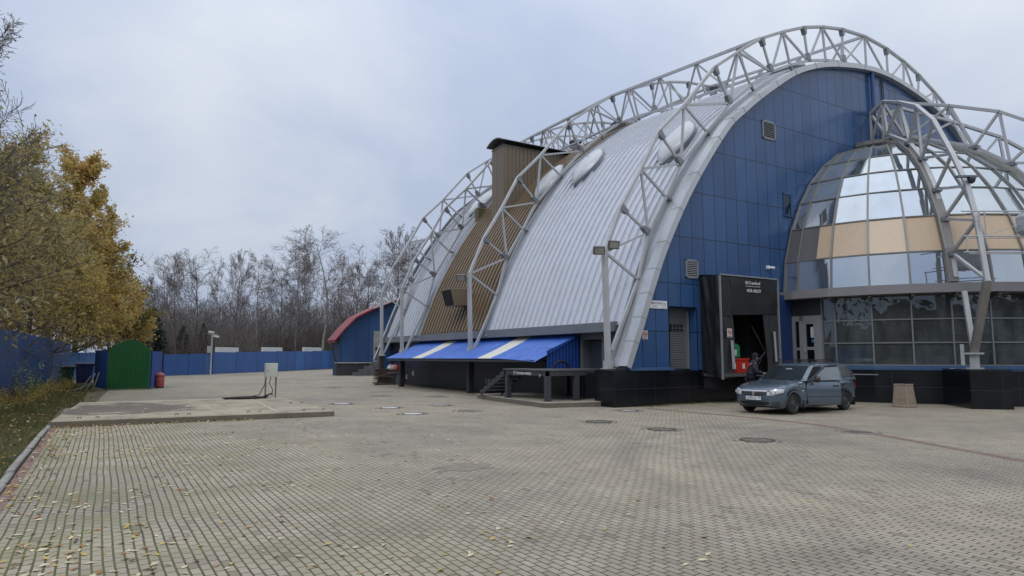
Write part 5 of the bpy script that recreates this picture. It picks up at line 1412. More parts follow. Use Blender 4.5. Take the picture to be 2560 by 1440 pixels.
Jj = {k: (J[k][0], tuple(x + g for x in (J[k][1] if isinstance(J[k][1], tuple) else (J[k][1],) * 2))) for k in ('pelvis', 'waist', 'chest', 'neck0', 'shl', 'ell', 'wrl', 'shr', 'elr', 'wrr')}
Jj['hem'] = ((-.01, 0, .80), (.20, .155)); Jj['pelvis'] = (J['pelvis'][0], (.195, .15))
skin('jacket', Jj, [('hem', 'pelvis')] + [e for e in Ed if e[0] in Jj and e[1] in Jj], navy, pr, root=0)
Jt = {k: (J[k][0], tuple(x + .016 for x in (J[k][1] if isinstance(J[k][1], tuple) else (J[k][1],) * 2))) for k in ('pelvis', 'hipl', 'knl', 'anl', 'hipr', 'knr', 'anr')}
skin('trousers', Jt, [e for e in Ed if e[0] in Jt and e[1] in Jt], navy2, pr)
for s in (1, -1):
    mb = MB(); mb.box((-.09, s * .12 - .055, 0), (.21, s * .12 + .055, .07)); mb.box((-.09, s * .12 - .05, .07), (.06, s * .12 + .05, .12)); build('shoe', mb, black_pl, pr, bevel=.02)
mb = MB(); mb.lathe([(.102, 1.705), (.108, 1.73), (.104, 1.77), (.085, 1.815), (.045, 1.842), (.0, 1.848)], 18, (.165, 0, 0), cap=False); build('cap', mb, cap_m, pr, smooth=True)
mb = MB(); mb.lathe([(.115, 1.46), (.112, 1.53), (.098, 1.60), (.088, 1.60)], 18, (.115, 0, 0), cap=False); build('collar', mb, navy, pr, smooth=True)
mb = MB(); rows = []
for z in (1.60, 1.64, 1.68, 1.72): rows.append([(.165 + .101 * math.cos(a), .098 * math.sin(a), z) for a in [rad(q) for q in range(75, 286, 15)]])
mb.grid(rows); build('hair', mb, M('dark hair', (.012, .010, .009), .7), pr, smooth=True, recalc=False)
pr.location = (4.15, -2.55, .03); pr.rotation_euler = (0, 0, rad(-38)); pr.scale = (1.0, 1.0, 1.0)

# ------------------------------------------------------------------ electric cabinet on the slab
c = V((-9.35, 9.0, .17)); fr_ = (CAMP - c); fr_.z = 0; fr_.normalize(); fr_ = (fr_ + V((.25, 0, 0))).normalized(); sx_ = V((-fr_.y, fr_.x, 0))
t = thing('electric_cabinet', 'pale grey electric cabinet on two metal legs at the far edge of the concrete slab', 'electric cabinet', c)
mb = MB(); mb.obox(c + V((0, 0, 1.05)), sx_ * .22, fr_ * .13, V((0, 0, .27))); build('cabinet', mb, M('pale grey cabinet', (.47, .48, .44), .5), t, bevel=.01)
mb = MB(); mb.obox(c + fr_ * .135 + V((0, 0, 1.04)), sx_ * .20, fr_ * .006, V((0, 0, .25))); d_ = build('door', mb, M('cabinet door', (.50, .51, .47), .5), t, bevel=.005)
mb = MB(); mb.obox(c + fr_ * .143 + V((0, 0, 1.04)) - sx_ * .15, sx_ * .012, fr_ * .005, V((0, 0, .03))); build('lock', mb, dark_hole, d_)
for s in (-1, 1):
    mb = MB(); mb.bar(c + sx_ * (s * .19), c + sx_ * (s * .19) + V((0, 0, .80)), .05, .05); build('leg', mb, M('grey angle leg', (.16, .165, .165), .5, .4), t)
mb = MB(); mb.tube([c + V((0, 0, .8)), c - sx_ * .05 + V((0, 0, .55)) , c + sx_ * .08 + V((0, 0, .3)), c + sx_ * .06 + V((0, 0, .02))], .014, 6)
build('cable', mb, black_pl, t)
mb = MB()
loop = [c - sx_ * .2 + V((0, 0, .78)), c - sx_ * .22 + V((0, 0, .5)), c - sx_ * .42 + V((0, 0, .12)), c - sx_ * .75 + V((0, 0, .06)), c - sx_ * 1.1 + fr_ * .2 + V((0, 0, .03))]
mb.tube(loop, .018, 6)
cc_ = c - sx_ * .95 + fr_ * .25
for k in range(3):
    mb.tube([cc_ + sx_ * ((.72 + .05 * k) * math.cos(a)) + fr_ * ((.22 + .04 * k) * math.sin(a)) + V((0, 0, .02 + .02 * k + .01 * math.sin(3 * a))) for a in [2 * PI * q / 20 for q in range(21)]], .018, 6)
mb.bar(c - sx_ * .35 + fr_ * .12 + V((0, 0, .03)), c + sx_ * .05 + fr_ * .05 + V((0, 0, .17)), .05)
tag(build('power_cable', mb, black_pl, loc=cc_), 'coil of black cable lying on the slab beside the electric cabinet', 'cable')

# ------------------------------------------------------------------ fences
def fence_run(t, pts, hs, mat, panel=2.0, gap=.03, thick=.05, post=True, pm=None, prof=0.0, z0=.03):
    """boarded fence along a line of ground points; one mesh per panel"""
    for (a, ha), (b, hb) in zip(zip(pts, hs), zip(pts[1:], hs[1:])):
        a, b = V(a), V(b); ln = (b - a).length; d_ = (b - a) / ln; n_ = max(1, round(ln / panel)); nn = V((-d_.y, d_.x, 0))
        for k in range(n_):
            p = a + d_ * (ln * k / n_ + gap / 2); q = a + d_ * (ln * (k + 1) / n_ - gap / 2); h = ha + (hb - ha) * (k + .5) / n_ + R.uniform(-.02, .02)
            mb = MB(); seg = 14 if prof else 1; m_ = []
            for i in range(seg + 1):
                s_ = p.lerp(q, i / seg); o = nn * (prof * (1 if (i % 2) else 0)); m_.append(s_ + o)
            rows = [[x + V((0, 0, z0)) for x in m_], [x + V((0, 0, h)) for x in m_], [x + nn * thick + V((0, 0, h)) for x in m_], [x + nn * thick + V((0, 0, z0)) for x in m_]]
            mb.grid(rows); build('panel', mb, mat[k % len(mat)] if isinstance(mat, list) else mat, t)
            if post:
                mb = MB(); mb.obox(a + d_ * (ln * k / n_) + nn * .06 + V((0, 0, h / 2)), d_ * .05, nn * .05, V((0, 0, h / 2))); build('post', mb, pm or dark_hole, t)
t = thing('side_fence', 'tall deep blue sheet fence along the grass verge at the left', 'fence', (-18, 15, 0))
fence_run(t, [(-20.2, -8, 0), (-18.25, 12, 0), (-16.75, 34.5, 0)], [2.75, 2.75, 2.65], M('deep blue fence sheet', (.011, .046, .155), .5, var=.28, scale=.7, streak=.5), 2.4, .02, .03, prof=.04)
t = thing('yard_fence', 'paler blue fence behind the wheelie bins', 'fence', (-16, 40, 0))
fence_run(t, [(-18.5, 45, 0), (-10.9, 50.5, 0)], [2.1, 2.1], fence_blue_light, 2.2)
back = [on_z(408, 940), on_z(528, 936.5)]
t = thing('board_fence', 'low blue board fence at the back of the yard left of the lamp pole', 'fence', back[0])
fence_run(t, back, [1.98, 2.06], fence_blue, 3.2, .08, pm=fence_dark)
back2 = [on_z(531, 936), on_z(590, 933), on_z(690, 929), on_z(760, 925.5), on_z(842, 921.5)]
t = thing('board_fence', 'higher blue board fence at the back of the yard right of the lamp pole', 'fence', back2[0])
fence_run(t, back2, [2.26, 2.26, 2.45, 2.5, 2.72], [fence_blue, fence_blue, M('slightly lighter fence board', (.03, .11, .32), .55, var=.2, scale=.8, streak=.5)], 3.4, .10, pm=fence_dark)
for px0, px1, pb, lab in ((537, 592, 935.3, 'white block rising above the back fence next to the lamp pole'), (653, 702, 931.2, 'white block rising above the back fence, middle one of three'), (756, 800, 926.7, 'white block rising above the back fence nearest the annex')):
    a, b = on_z(px0, pb), on_z(px1, pb - (px1 - px0) * .03)
    d_ = (b - a); ln = d_.length; d_.normalize(); nn = V((-d_.y, d_.x, 0)); k = (a - CAMP).dot(FWD) / FPX
    k *= 1.10; zt = 1.72 + (893 - 868.5) * k
    mb = MB(); c = (a + b) / 2; c = CAMP + (c - CAMP) * 1.10; c.z = 0; ln *= 1.1; mb.obox(c + V((0, 0, zt / 2)), d_ * ln / 2, nn * .15, V((0, 0, zt / 2)))
    tag(build('white_block', mb, M('dirty white block', (.62, .62, .62), .7, var=.1), loc=c, bevel=.02), lab, 'panel', 'white blocks behind the back fence')

# lamp pole
p = on_z(526, 938)
t = thing('lamp_pole', 'grey pole with two floodlights and a camera in front of the back fence', 'lamp pole', p)
mb = MB(); mb.tube([p, p + V((0, 0, 4.0))], [.075, .06], 8); build('pole', mb, steel, t)
mb = MB(); mb.bar(p + V((-.35, .1, 3.95)), p + V((.45, -.1, 3.95)), .05); build('crossarm', mb, steel, t)
for dx, dz in ((-.1, 4.12), (.38, 3.72)):
    mb = MB(); mb.obox(p + RGT * dx + V((0, 0, dz)), RGT * .26 + V((0, 0, -.05)), FWD * .1, V((0, 0, .09)) + RGT * .02); build('lamp_head', mb, M('pale lamp head', (.55, .56, .55), .4), t, bevel=.02)
mb = MB(); mb.obox(p - RGT * .22 + V((0, 0, 2.45)), RGT * .18, FWD * .12, V((0, 0, .32))); build('control_box', mb, steel, t, bevel=.02)
mb = MB(); mb.tube([p - RGT * .35, p - RGT * .35 + V((0, 0, 2.2))], .03, 6); build('conduit', mb, steel_dark, t)

# ------------------------------------------------------------------ bin store
ga, gb = V((-14.68, 23.35, 0)), V((-12.72, 23.2, 0))
t = thing('bin_enclosure', 'green arched sheet wall with blue sheet side walls around the rubbish bins', 'bin enclosure', (-13.7, 24.5, 0))
n_ = 34; mb = MB(); rows = [[], [], [], []]
for k in range(n_ + 1):
    f = k / n_; p = ga.lerp(gb, f); zt = 1.98 + .68 * max(0, math.sin(PI * min(1, (f * .92 + .06)) ** 1.15)) ** .8
    o = V((0, -.02 if k % 2 else .02, 0))
    rows[0].append(p + o + V((0, 0, .06))); rows[1].append(p + o + V((0, 0, zt))); rows[2].append(p + o + V((0, .04, zt))); rows[3].append(p + o + V((0, .04, .06)))
mb.grid(rows); build('front_panel', mb, green_sheet, t)
for a, b, h, m_ in (((-12.65, 23.3, 0), (-11.95, 26.6, 0), 2.05, sheet_blue), ((-14.75, 23.45, 0), (-15.3, 26.9, 0), 2.1, fence_dark), ((-15.3, 26.9, 0), (-11.95, 26.6, 0), 2.0, fence_dark)):
    a, b = V(a), V(b); mb = MB(); rows = [[], []]
    for k in range(31):
        p = a.lerp(b, k / 30); d_ = (b - a).normalized(); o = V((-d_.y, d_.x, 0)) * (.02 if k % 2 else -.02)
        rows[0].append(p + o + V((0, 0, .05))); rows[1].append(p + o + V((0, 0, h)))
    mb.grid(rows); build('side_panel', mb, m_, t, recalc=False)
mb = MB(); mb.box((-12.75, 23.28, 0), (-12.67, 23.36, 2.0)); mb.box((-14.74, 23.4, 0), (-14.66, 23.48, 2.0)); build('post', mb, fence_dark, t)
# red litter bin
c = V((-12.22, 25.0, 0)) + V((.1, -.3, 0))
t = thing('litter_bin', 'faded red round litter bin with a domed lid beside the green sheet wall', 'litter bin', c)
mb = MB(); mb.lathe([(.20, .05), (.235, .08), (.245, .62), (.235, .64)], 20, c); build('bin_body', mb, M('faded red paint', (.33, .065, .055), .5, var=.15, scale=4), t, smooth=40)
mb = MB(); mb.lathe([(.22, .66), (.25, .68), (.25, .72), (.16, .82), (.03, .86)], 20, c); build('bin_lid', mb, M('faded red lid', (.36, .085, .07), .5), t, smooth=40)
mb = MB(); mb.lathe([(.22, 0), (.22, .06)], 20, c); mb.lathe([(.215, .63), (.215, .67)], 20, c); build('bin_band', mb, dark_hole, t)
def wheelie(c, w_, d_, h, body, lid, label, lidang=0.0):
    c = V(c); t = thing('wheelie_bin', label, 'wheelie bin', c, 'wheelie bins by the fence')
    mb = MB(); mb.hexa([c + V((-w_ * .40, -d_ * .40, .12)), c + V((w_ * .40, -d_ * .40, .12)), c + V((w_ * .40, d_ * .4, .12)), c + V((-w_ * .40, d_ * .4, .12)), c + V((-w_ / 2, -d_ / 2, h)), c + V((w_ / 2, -d_ / 2, h)), c + V((w_ / 2, d_ / 2, h)), c + V((-w_ / 2, d_ / 2, h))])
    mb.box(c + V((-w_ / 2 - .03, -d_ / 2 - .03, h - .1)), c + V((w_ / 2 + .03, d_ / 2 + .03, h - .03))); 
    for k in (-.25, 0, .25): mb.bar(c + V((k * w_, -d_ * .41, .2)), c + V((k * w_ * 1.15, -d_ * .49, h - .12)), .05, .03)
    build('bin_body', mb, body, t, bevel=.02)
    mb = MB(); rows = []
    for k in range(7):
        a = k / 6; rows.append([c + V((x * (w_ / 2 + .05), -d_ / 2 - .06 + (d_ + .12) * a, h + .02 + .10 * math.sin(PI * a))) for x in (-1, -.6, .6, 1)])
    mb.grid(rows); mb.box(c + V((-w_ / 2 - .05, -d_ / 2 - .06, h - .03)), c + V((w_ / 2 + .05, -d_ / 2 - .02, h + .04))); build('bin_lid', mb, lid, t)
    for sx in (-1, 1):
        for sy in (-1, 1):
            mb = MB(); mb.lathe([(.02, -.03), (.09, -.03), (.09, .03), (.02, .03)], 12, c + V((sx * w_ * .36, sy * d_ * .34, .09)), 'X'); build('wheel', mb, rubber, t)
wheelie(at_depth(163, 40.5), 1.08, .85, 1.12, M('dark green bin plastic', (.012, .045, .032), .5), black_pl, 'dark green wheelie bin with a black lid against the blue fence')
wheelie(at_depth(214, 42), .98, .85, 1.28, M('navy bin plastic', (.010, .016, .075), .5), M('navy bin lid', (.008, .012, .05), .5), 'navy blue wheelie bin beside the bin enclosure')
# leaning slabs
slate = M('grey weathered boards', (.17, .165, .165), .85, var=.3, scale=5)
for k, (dx, ln, tilt, lab) in enumerate(((-.04, .95, 14, 'grey board leaning upright against the green sheet wall'), (-.28, .92, 22, 'grey board leaning second from the green sheet wall'), (-.50, .85, 30, 'grey board leaning third from the green sheet wall'), (-.78, .9, 68, 'flat grey board lowest in the leaning pile by the green wall'))):
    b0 = V((-14.98 + dx * 1.2 - .25, 22.95, .02)); a = rad(tilt); up = V((math.sin(a), .12, math.cos(a))).normalized(); th = up.cross(V((0, 1, 0))).normalized(); wd = th.cross(up)
    mb = MB(); mb.obox(b0 + up * ln / 2, up * ln / 2, wd * .22, th * .025)
    tag(build('loose_board', mb, slate, loc=b0, bevel=.006), lab, 'board', 'boards leaning by the bin enclosure')

# ------------------------------------------------------------------ annex with the red roof edge
AV = 44.0
t = thing('annex', 'small blue panelled annex with a curved red roof edge behind the hall', 'building', (6, 46, 0))
AR = [(3.45, 3.15), (4.35, 4.25), (5.5, 5.42), (7.0, 6.2), (8.7, 6.9), (11.6, 8.05), (14.4, 9.2)]
apan = panel_mat('annex blue panel', (.030, .075, .185), 1.35, .1, 2.25, 1.3, w=.04, rough=.4)
mb = MB()
mb.add([(4.0, AV, 1.2), (14.4, AV, 1.2)] + [(u, AV, z) for u, z in reversed(AR) if u > 4] + [(4.0, AV, 3.8)], [tuple(range(9))])
build('gable_wall', mb, apan, t)
mb = MB(); mb.quad((4.0, AV, 0), (4.0, AV + 2, 0), (4.0, AV + 2, 3.8), (4.0, AV, 3.8)); build('side_wall', mb, M('annex side panel', (.02, .045, .10), .5), t)
mb = MB(); rows = []
for u, z in AR: rows.append([(u - .08, AV - .55, z - .02), (u - .08, AV - .55, z + .15), (u - .05, AV + 2.2, z + .15), (u - .05, AV + 2.2, z - .02)])
mb.grid(rows, closed=True); build('roof', mb, M('red roof sheet', (.21, .02, .022), .45, var=.12), t)
mb = MB()
for a, b in zip(AR[3:], AR[4:]): mb.bar((a[0], AV - .62, a[1] + .20), (b[0], AV - .62, b[1] + .20), .1, .12)
build('snow_guard', mb, M('pale gutter', (.5, .47, .47), .4), t)
mb = MB(); mb.box((3.72, AV - .1, -.05), (14, AV + .2, 1.15)); mb.box((3.65, AV - .18, 1.15), (7.2, AV + .2, 1.24), 1); build('plinth', mb, [M('charcoal annex base', (.035, .036, .042), .6), steel], t)
mb = MB(); mb.box((7.3, AV - .05, 1.24), (9.0, AV + .02, 4.25)); d_ = build('door', mb, M('pale grey steel door', (.28, .275, .275), .5), t)
mb = MB(); mb.box((7.5, AV - .12, 2.35), (7.62, AV - .05, 2.7)); mb.bar((7.55, AV - .12, 2.6), (7.85, AV - .12, 2.6), .05); build('handle', mb, dark_hole, d_)
mb = MB()
for k in range(4): mb.box((5.2 + k * .55, AV - 1.6, 0), (5.2 + (k + 1) * .55 + .03, AV - .2, .3 + k * .3))
mb.box((7.4, AV - 1.8, .9), (9.4, AV - .1, 1.2)); build('steps', mb, M('grey annex steps', (.11, .11, .115), .8), t)
mb = MB(); mb.tube([(3.3, AV - .2, 3.0), (3.35, AV - .2, 2.2), (3.6, AV - .15, 1.4), (4.0, AV - .12, 1.0)], .05, 6); build('cable', mb, dark_hole, t)
p = T4[1][3]
mb = MB(); c = V((13.2, 43.0, 11.2))
# stack of boards and a bag by the hall end
for k in range(16):
    mb = MB(); a = R.uniform(-.25, .25); c = V((.12 + R.uniform(-.1, .1), 22.1 + R.uniform(-.08, .08), .05 + k * .062)); d_ = V((math.cos(a), math.sin(a), R.uniform(-.03, .03)))
    mb.obox(c, d_ * R.uniform(.40, .55), V((-d_.y, d_.x, 0)) * .3, V((0, 0, .022)))
    tag(build('stacked_board', mb, M('old board', R.choice([(.10, .06, .045), (.13, .10, .08), (.06, .045, .04), (.16, .13, .11)]), .85, var=.2), loc=c), 'old wooden board lying in the pile at the far end of the hall', 'board', 'boards piled at the end of the hall')
c = V((.75, 22.0, .82))
t = thing('rubbish_bag', 'red and white sacks lying on a ledge at the far end of the hall', 'bag', c)
for nm, dx, col in (('red_bag', .17, (.34, .06, .05)), ('white_bag', -.16, (.42, .40, .38))):
    mb = MB(); rows = []
    for j in range(9):
        th_ = PI * j / 8; rows.append([c + V((dx, 0, .20)) + V((math.sin(th_) * math.cos(2 * PI * k / 14) * .27, math.sin(th_) * math.sin(2 * PI * k / 14) * .25, math.cos(th_) * .22)) * (1 + .55 * noise.noise(V((k * .9, j * .8, dx * 9)))) for k in range(14)])
    mb.grid(rows, closed=True); build(nm, mb, M(nm + ' plastic', col, .4, var=.3, scale=6), t, smooth=True)
mb = MB(); mb.box((.3, 21.75, .72), (1.40, 22.3, .82)); mb.box((.9, 21.8, -.05), (1.35, 22.25, .72))
tag(build('ledge', mb, M('grey ledge', (.14, .14, .145), .8), loc=(1, 22, 0)), 'grey ledge carrying the red and white sacks', 'ledge')

# ------------------------------------------------------------------ trees
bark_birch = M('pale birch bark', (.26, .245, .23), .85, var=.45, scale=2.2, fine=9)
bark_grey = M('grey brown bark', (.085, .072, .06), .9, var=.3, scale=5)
twig_m = M('purple brown twigs', (.165, .138, .134), .9, var=.25, scale=.8)  # twigs and birch bark lightened in colour to stand in for distance haze
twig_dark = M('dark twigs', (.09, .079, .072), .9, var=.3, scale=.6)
def rot_about(v, axis, a): return Matrix.Rotation(a, 3, axis) @ v
def grow(rng, p, d, ln, r, level, spec, segs, out):
    """recursive limb: appends (points, radii, level) to out"""
    pts = [p.copy()]; rs = [r]; cur = d.normalized(); n_ = segs[min(level, len(segs) - 1)]
    for i in range(n_):
        w = spec['wander'][level]; cur = (cur + V((rng.gauss(0, w), rng.gauss(0, w), rng.gauss(0, w))) + V((0, 0, spec['up'][level]))).normalized()
        p = p + cur * (ln / n_); pts.append(p.copy()); rs.append(max(spec['rmin'], r * (1 - (i + 1) / n_ * spec['taper'][level])))
    out.append((pts, rs, level))
    if level + 1 >= spec['levels']: return
    nch = spec['n'][level]
    for c in range(nch):
        f = spec['start'][level] + (1 - spec['start'][level]) * (c + rng.random() * .9) / nch
        x = f * n_; i = min(int(x), n_ - 1); q = pts[i].lerp(pts[i + 1], x - i); ax = (pts[i + 1] - pts[i]).normalized()
        side = rot_about(ax.orthogonal().normalized(), ax, rng.random() * 2 * PI + c * 2.4)
        ang = rad(rng.gauss(spec['ang'][level], 9)); dd = (ax * math.cos(ang) + side * math.sin(ang))
        l2 = ln * spec['ratio'][level] * (spec['shape'][level](f)) * rng.uniform(.7, 1.15)
        grow(rng, q, dd, l2, max(spec['rmin'], rs[i] * spec['rr'][level]), level + 1, spec, segs, out)
def limbs_mesh(out, sides=(7, 4, 3, 3), lo=0, hi=9):
    mb = MB()
    for pts, rs, lv in out:
        if lo <= lv <= hi: mb.tube(pts, rs, sides[min(lv, len(sides) - 1)], cap=False)
    return mb
SB = dict(levels=4, wander=[.03, .08, .12, .16], up=[.02, .05, .0, -.10], taper=[.85, .85, .8, .6], rmin=.016, n=[28, 10, 7], start=[.24, .12, .1], ang=[48, 42, 42], ratio=[.34, .42, .55], shape=[lambda f: (1.25 - f) * .95 + .12, lambda f: 1.1 - .5 * f, lambda f: 1.0], rr=[.34, .45, .5])
SU = dict(SB, wander=[.04, .07, .1, .14], up=[.02, .10, .06, .02], n=[28, 10, 8], ang=[40, 35, 36], ratio=[.42, .40, .5])
SW = dict(SB, wander=[.06, .10, .13, .16], up=[.02, .06, .0, -.05], n=[22, 10, 8], start=[.3, .12, .1], ang=[52, 45, 45], ratio=[.45, .45, .5], shape=[lambda f: 1.15 - .6 * f, lambda f: 1.1 - .5 * f, lambda f: 1.0])
def bare_tree(name, seed, spec, H, r0, bark, tw):
    rng = random.Random(seed); out = []
    grow(rng, V((0, 0, -.1)), V((rng.uniform(-.04, .04), rng.uniform(-.04, .04), 1)), H, r0, 0, spec, (9, 6, 4, 3), out)
    t = thing(name, 'bare tree', 'tree', (0, 0, 0), 'bare trees behind the back fence')
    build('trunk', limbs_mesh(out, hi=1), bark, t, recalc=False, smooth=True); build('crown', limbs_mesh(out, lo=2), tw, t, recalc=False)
    return t
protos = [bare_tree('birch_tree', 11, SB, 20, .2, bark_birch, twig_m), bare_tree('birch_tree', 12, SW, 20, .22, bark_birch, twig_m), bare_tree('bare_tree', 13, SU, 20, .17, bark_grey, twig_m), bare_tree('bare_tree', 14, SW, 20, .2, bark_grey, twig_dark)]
FAR = [(985, 105, 566, 2, 1.0, 'tall bare tree with upswept branches nearest the hall trusses'), (1035, 112, 610, 1, .9, 'pale barked bare tree half hidden behind the farthest arch truss'), (805, 104, 582, 1, 1.15, 'tallest bare birch in the middle of the tree line, with a broad rounded crown'), (738, 108, 602, 0, 1.0, 'bare birch with drooping twigs just left of the tallest birch'), (640, 106, 630, 0, .95, 'slender bare birch standing with open sky on both sides'), (580, 110, 628, 2, .8, 'narrow bare tree right of the dark fir'), (880, 100, 655, 2, 1.0, 'bushy bare tree above the annex roof'), (925, 106, 640, 3, 1.0, 'bare tree behind the ridge of the annex roof'), (478, 92, 640, 3, .95, 'dark bare tree with crossing limbs behind the lamp pole'), (440, 84, 640, 2, .85, 'dark bare tree with thin upright tops left of the lamp pole'), (405, 88, 655, 3, .9, 'dark bare tree beside the yellow tree crown'), (535, 116, 650, 0, .8, 'pale bare birch farther back between darker trunks'), (690, 125, 655, 3, .9, 'distant bare tree in the gap between two birches'), (850, 120, 640, 0, .9, 'distant bare birch right of the tallest birch'), (768, 128, 640, 2, .8, 'distant bare tree behind the tallest birch'), (360, 95, 690, 2, .8, 'dark bare tree behind the green sheet wall')]
used = set()
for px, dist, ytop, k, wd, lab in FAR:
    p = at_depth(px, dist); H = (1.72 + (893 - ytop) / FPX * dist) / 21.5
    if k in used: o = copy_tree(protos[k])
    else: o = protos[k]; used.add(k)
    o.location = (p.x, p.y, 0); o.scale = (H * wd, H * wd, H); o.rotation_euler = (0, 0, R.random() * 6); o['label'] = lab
# conifers
fir_m = M('dark fir needles', (.010, .024, .014), .9, var=.4, scale=.9)
def fir(seed, H):
    rng = random.Random(seed); t = thing('fir_tree', 'fir', 'tree', (0, 0, 0), 'dark firs behind the back fence')
    mb = MB(); mb.tube([(0, 0, 0), (0, 0, H)], [.16, .02], 6); build('trunk', mb, bark_grey, t)
    mb = MB()
    for k in range(420):
        f = (k + rng.random()) / 420; z = H * (.06 + .93 * f); ln = (1 - f) ** .8 * H * .24 * rng.uniform(.7, 1.1) + .15; a = rng.random() * 2 * PI
        d_ = V((math.cos(a), math.sin(a), -.28)); s_ = V((-math.sin(a), math.cos(a), 0)); b = V((0, 0, z))
        for q in range(7):
            c = b + d_ * ln * (q + .5) / 7; w_ = ln * .16 * (1.1 - q / 8)
            mb.add([c - s_ * w_ + V((0, 0, rng.uniform(-.25, -.05))), c + d_ * ln * .12, c + s_ * w_ + V((0, 0, rng.uniform(-.25, -.05))), c - d_ * .06 * ln], [(0, 1, 2, 3)])
    build('crown', mb, fir_m, t, recalc=False); return t
f0 = fir(5, 10)
for i, (px, dist, yt, wd, lab) in enumerate(((392, 74, 790, 1.2, 'dark fir just right of the green sheet wall'), (350, 78, 800, 1.25, 'dark fir behind the green sheet wall'), (590, 104, 818, 1.0, 'dark green fir behind the fence right of the lamp pole'), (455, 92, 812, 1.3, 'dark fir in the shade left of the lamp pole'), (505, 96, 806, 1.2, 'low dark fir among bare trunks at the lamp pole'))):
    o = f0 if i == 0 else copy_tree(f0); p = at_depth(px, dist); H = (1.72 + (893 - yt) / FPX * dist) / 10
    o.location = (p.x, p.y, 0); o.scale = (H * wd, H * wd, H); o.rotation_euler = (0, 0, i * 1.3); o['label'] = lab
# brush behind the fence: one mass of thin stems nobody could count
brush = MB(); rb = random.Random(21)
for k in range(5200):
    px = rb.uniform(330, 1010); dist = rb.uniform(88, 116) if px < 640 else rb.uniform(106, 122)
    p = at_depth(px, dist); h = rb.uniform(2.5, 7.2) * (1.0 + .3 * noise.noise(V((px * .02, dist * .05, 0)))); lean = V((rb.gauss(0, .22), rb.gauss(0, .22), 1))
    q = p + lean * h * .55; r_ = p + lean * h + V((rb.gauss(0, .35), rb.gauss(0, .35), 0))
    brush.tube([p, q, r_], [.034, .024, .012], 3, cap=False)
    for j in range(3):
        b = p.lerp(r_, rb.uniform(.35, .95)); brush.tube([b, b + V((rb.gauss(0, .55), rb.gauss(0, .55), rb.uniform(.2, 1.1)))], [.018, .010], 3, cap=False)
tag(build('brush', brush, M('brown brush stems', (.13, .11, .10), .9, var=.35, scale=.25), recalc=False), 'brown leafless brush filling the strip behind the back fence', 'brush', kind='stuff')
wood = MB()
for k in range(7000):
    px = rb.uniform(300, 1120); dist = rb.uniform(122, 165); p = at_depth(px, dist); h = rb.uniform(4, 13.5)
    lean = V((rb.gauss(0, .10), rb.gauss(0, .10), 1)); r_ = p + lean * h; wood.tube([p, r_], [.08, .02], 3, cap=False)
    for j in range(3):
        b = p.lerp(r_, rb.uniform(.3, 1)); wood.tube([b, b + V((rb.gauss(0, .9), rb.gauss(0, .9), rb.uniform(.4, 2.0)))], [.03, .014], 3, cap=False)
tag(build('far_wood', wood, M('distant bare wood', (.20, .185, .185), .9, var=.25, scale=.1), recalc=False), 'distant bare wood closing the view', 'wood', kind='stuff')

# leafy trees on the left
def leaf_mat(name, stops, trans=.35):
    m = bpy.data.materials.new(name); nt, _, L = nodes_of(m)
    pos = position(nt); big = noise_n(nt, pos, .55, 3); q = nt.nodes.new('ShaderNodeVectorMath'); q.operation = 'SNAP'; L.new(pos, q.inputs[0]); q.inputs[1].default_value = (.22, .22, .22)
    wn = nt.nodes.new('ShaderNodeTexWhiteNoise'); L.new(q.outputs[0], wn.inputs[0])
    f = math_n(nt, 'ADD', math_n(nt, 'MULTIPLY', big, .75), math_n(nt, 'MULTIPLY', math_n(nt, 'SUBTRACT', wn.outputs[0], .5), .42))
    c = ramp(nt, math_n(nt, 'ADD', f, .12), stops)
    d_ = nt.nodes.new('ShaderNodeBsdfPrincipled'); L.new(c, d_.inputs['Base Color']); d_.inputs['Roughness'].default_value = .6; d_.inputs['Specular IOR Level'].default_value = .25
    tr = nt.nodes.new('ShaderNodeBsdfTranslucent'); L.new(c, tr.inputs[0])
    mx = N(nt, 'ShaderNodeMixShader', i_0=trans); L.new(d_.outputs[0], mx.inputs[1]); L.new(tr.outputs[0], mx.inputs[2])
    o = nt.nodes.new('ShaderNodeOutputMaterial'); L.new(mx.outputs[0], o.inputs[0]); return m
leaf_gold = leaf_mat('golden autumn leaves', [(.25, (.38, .33, .14)), (.42, (.54, .42, .15)), (.58, (.64, .455, .15)), (.75, (.66, .45, .20)), (.9, (.70, .54, .29))], .5)
leaf_olive = leaf_mat('olive willow leaves', [(.25, (.27, .24, .10)), (.45, (.42, .35, .15)), (.6, (.52, .39, .15)), (.75, (.46, .45, .28)), (.9, (.62, .44, .15))], .5)
leaf_brown = leaf_mat('yellow brown leaves', [(.25, (.28, .22, .09)), (.45, (.46, .35, .12)), (.6, (.60, .45, .12)), (.75, (.50, .39, .18)), (.9, (.68, .50, .18))], .5)
leaf_green = leaf_mat('green gold leaves', [(.25, (.11, .12, .045)), (.5, (.22, .20, .06)), (.7, (.36, .27, .06)), (.9, (.48, .33, .07))], .45)
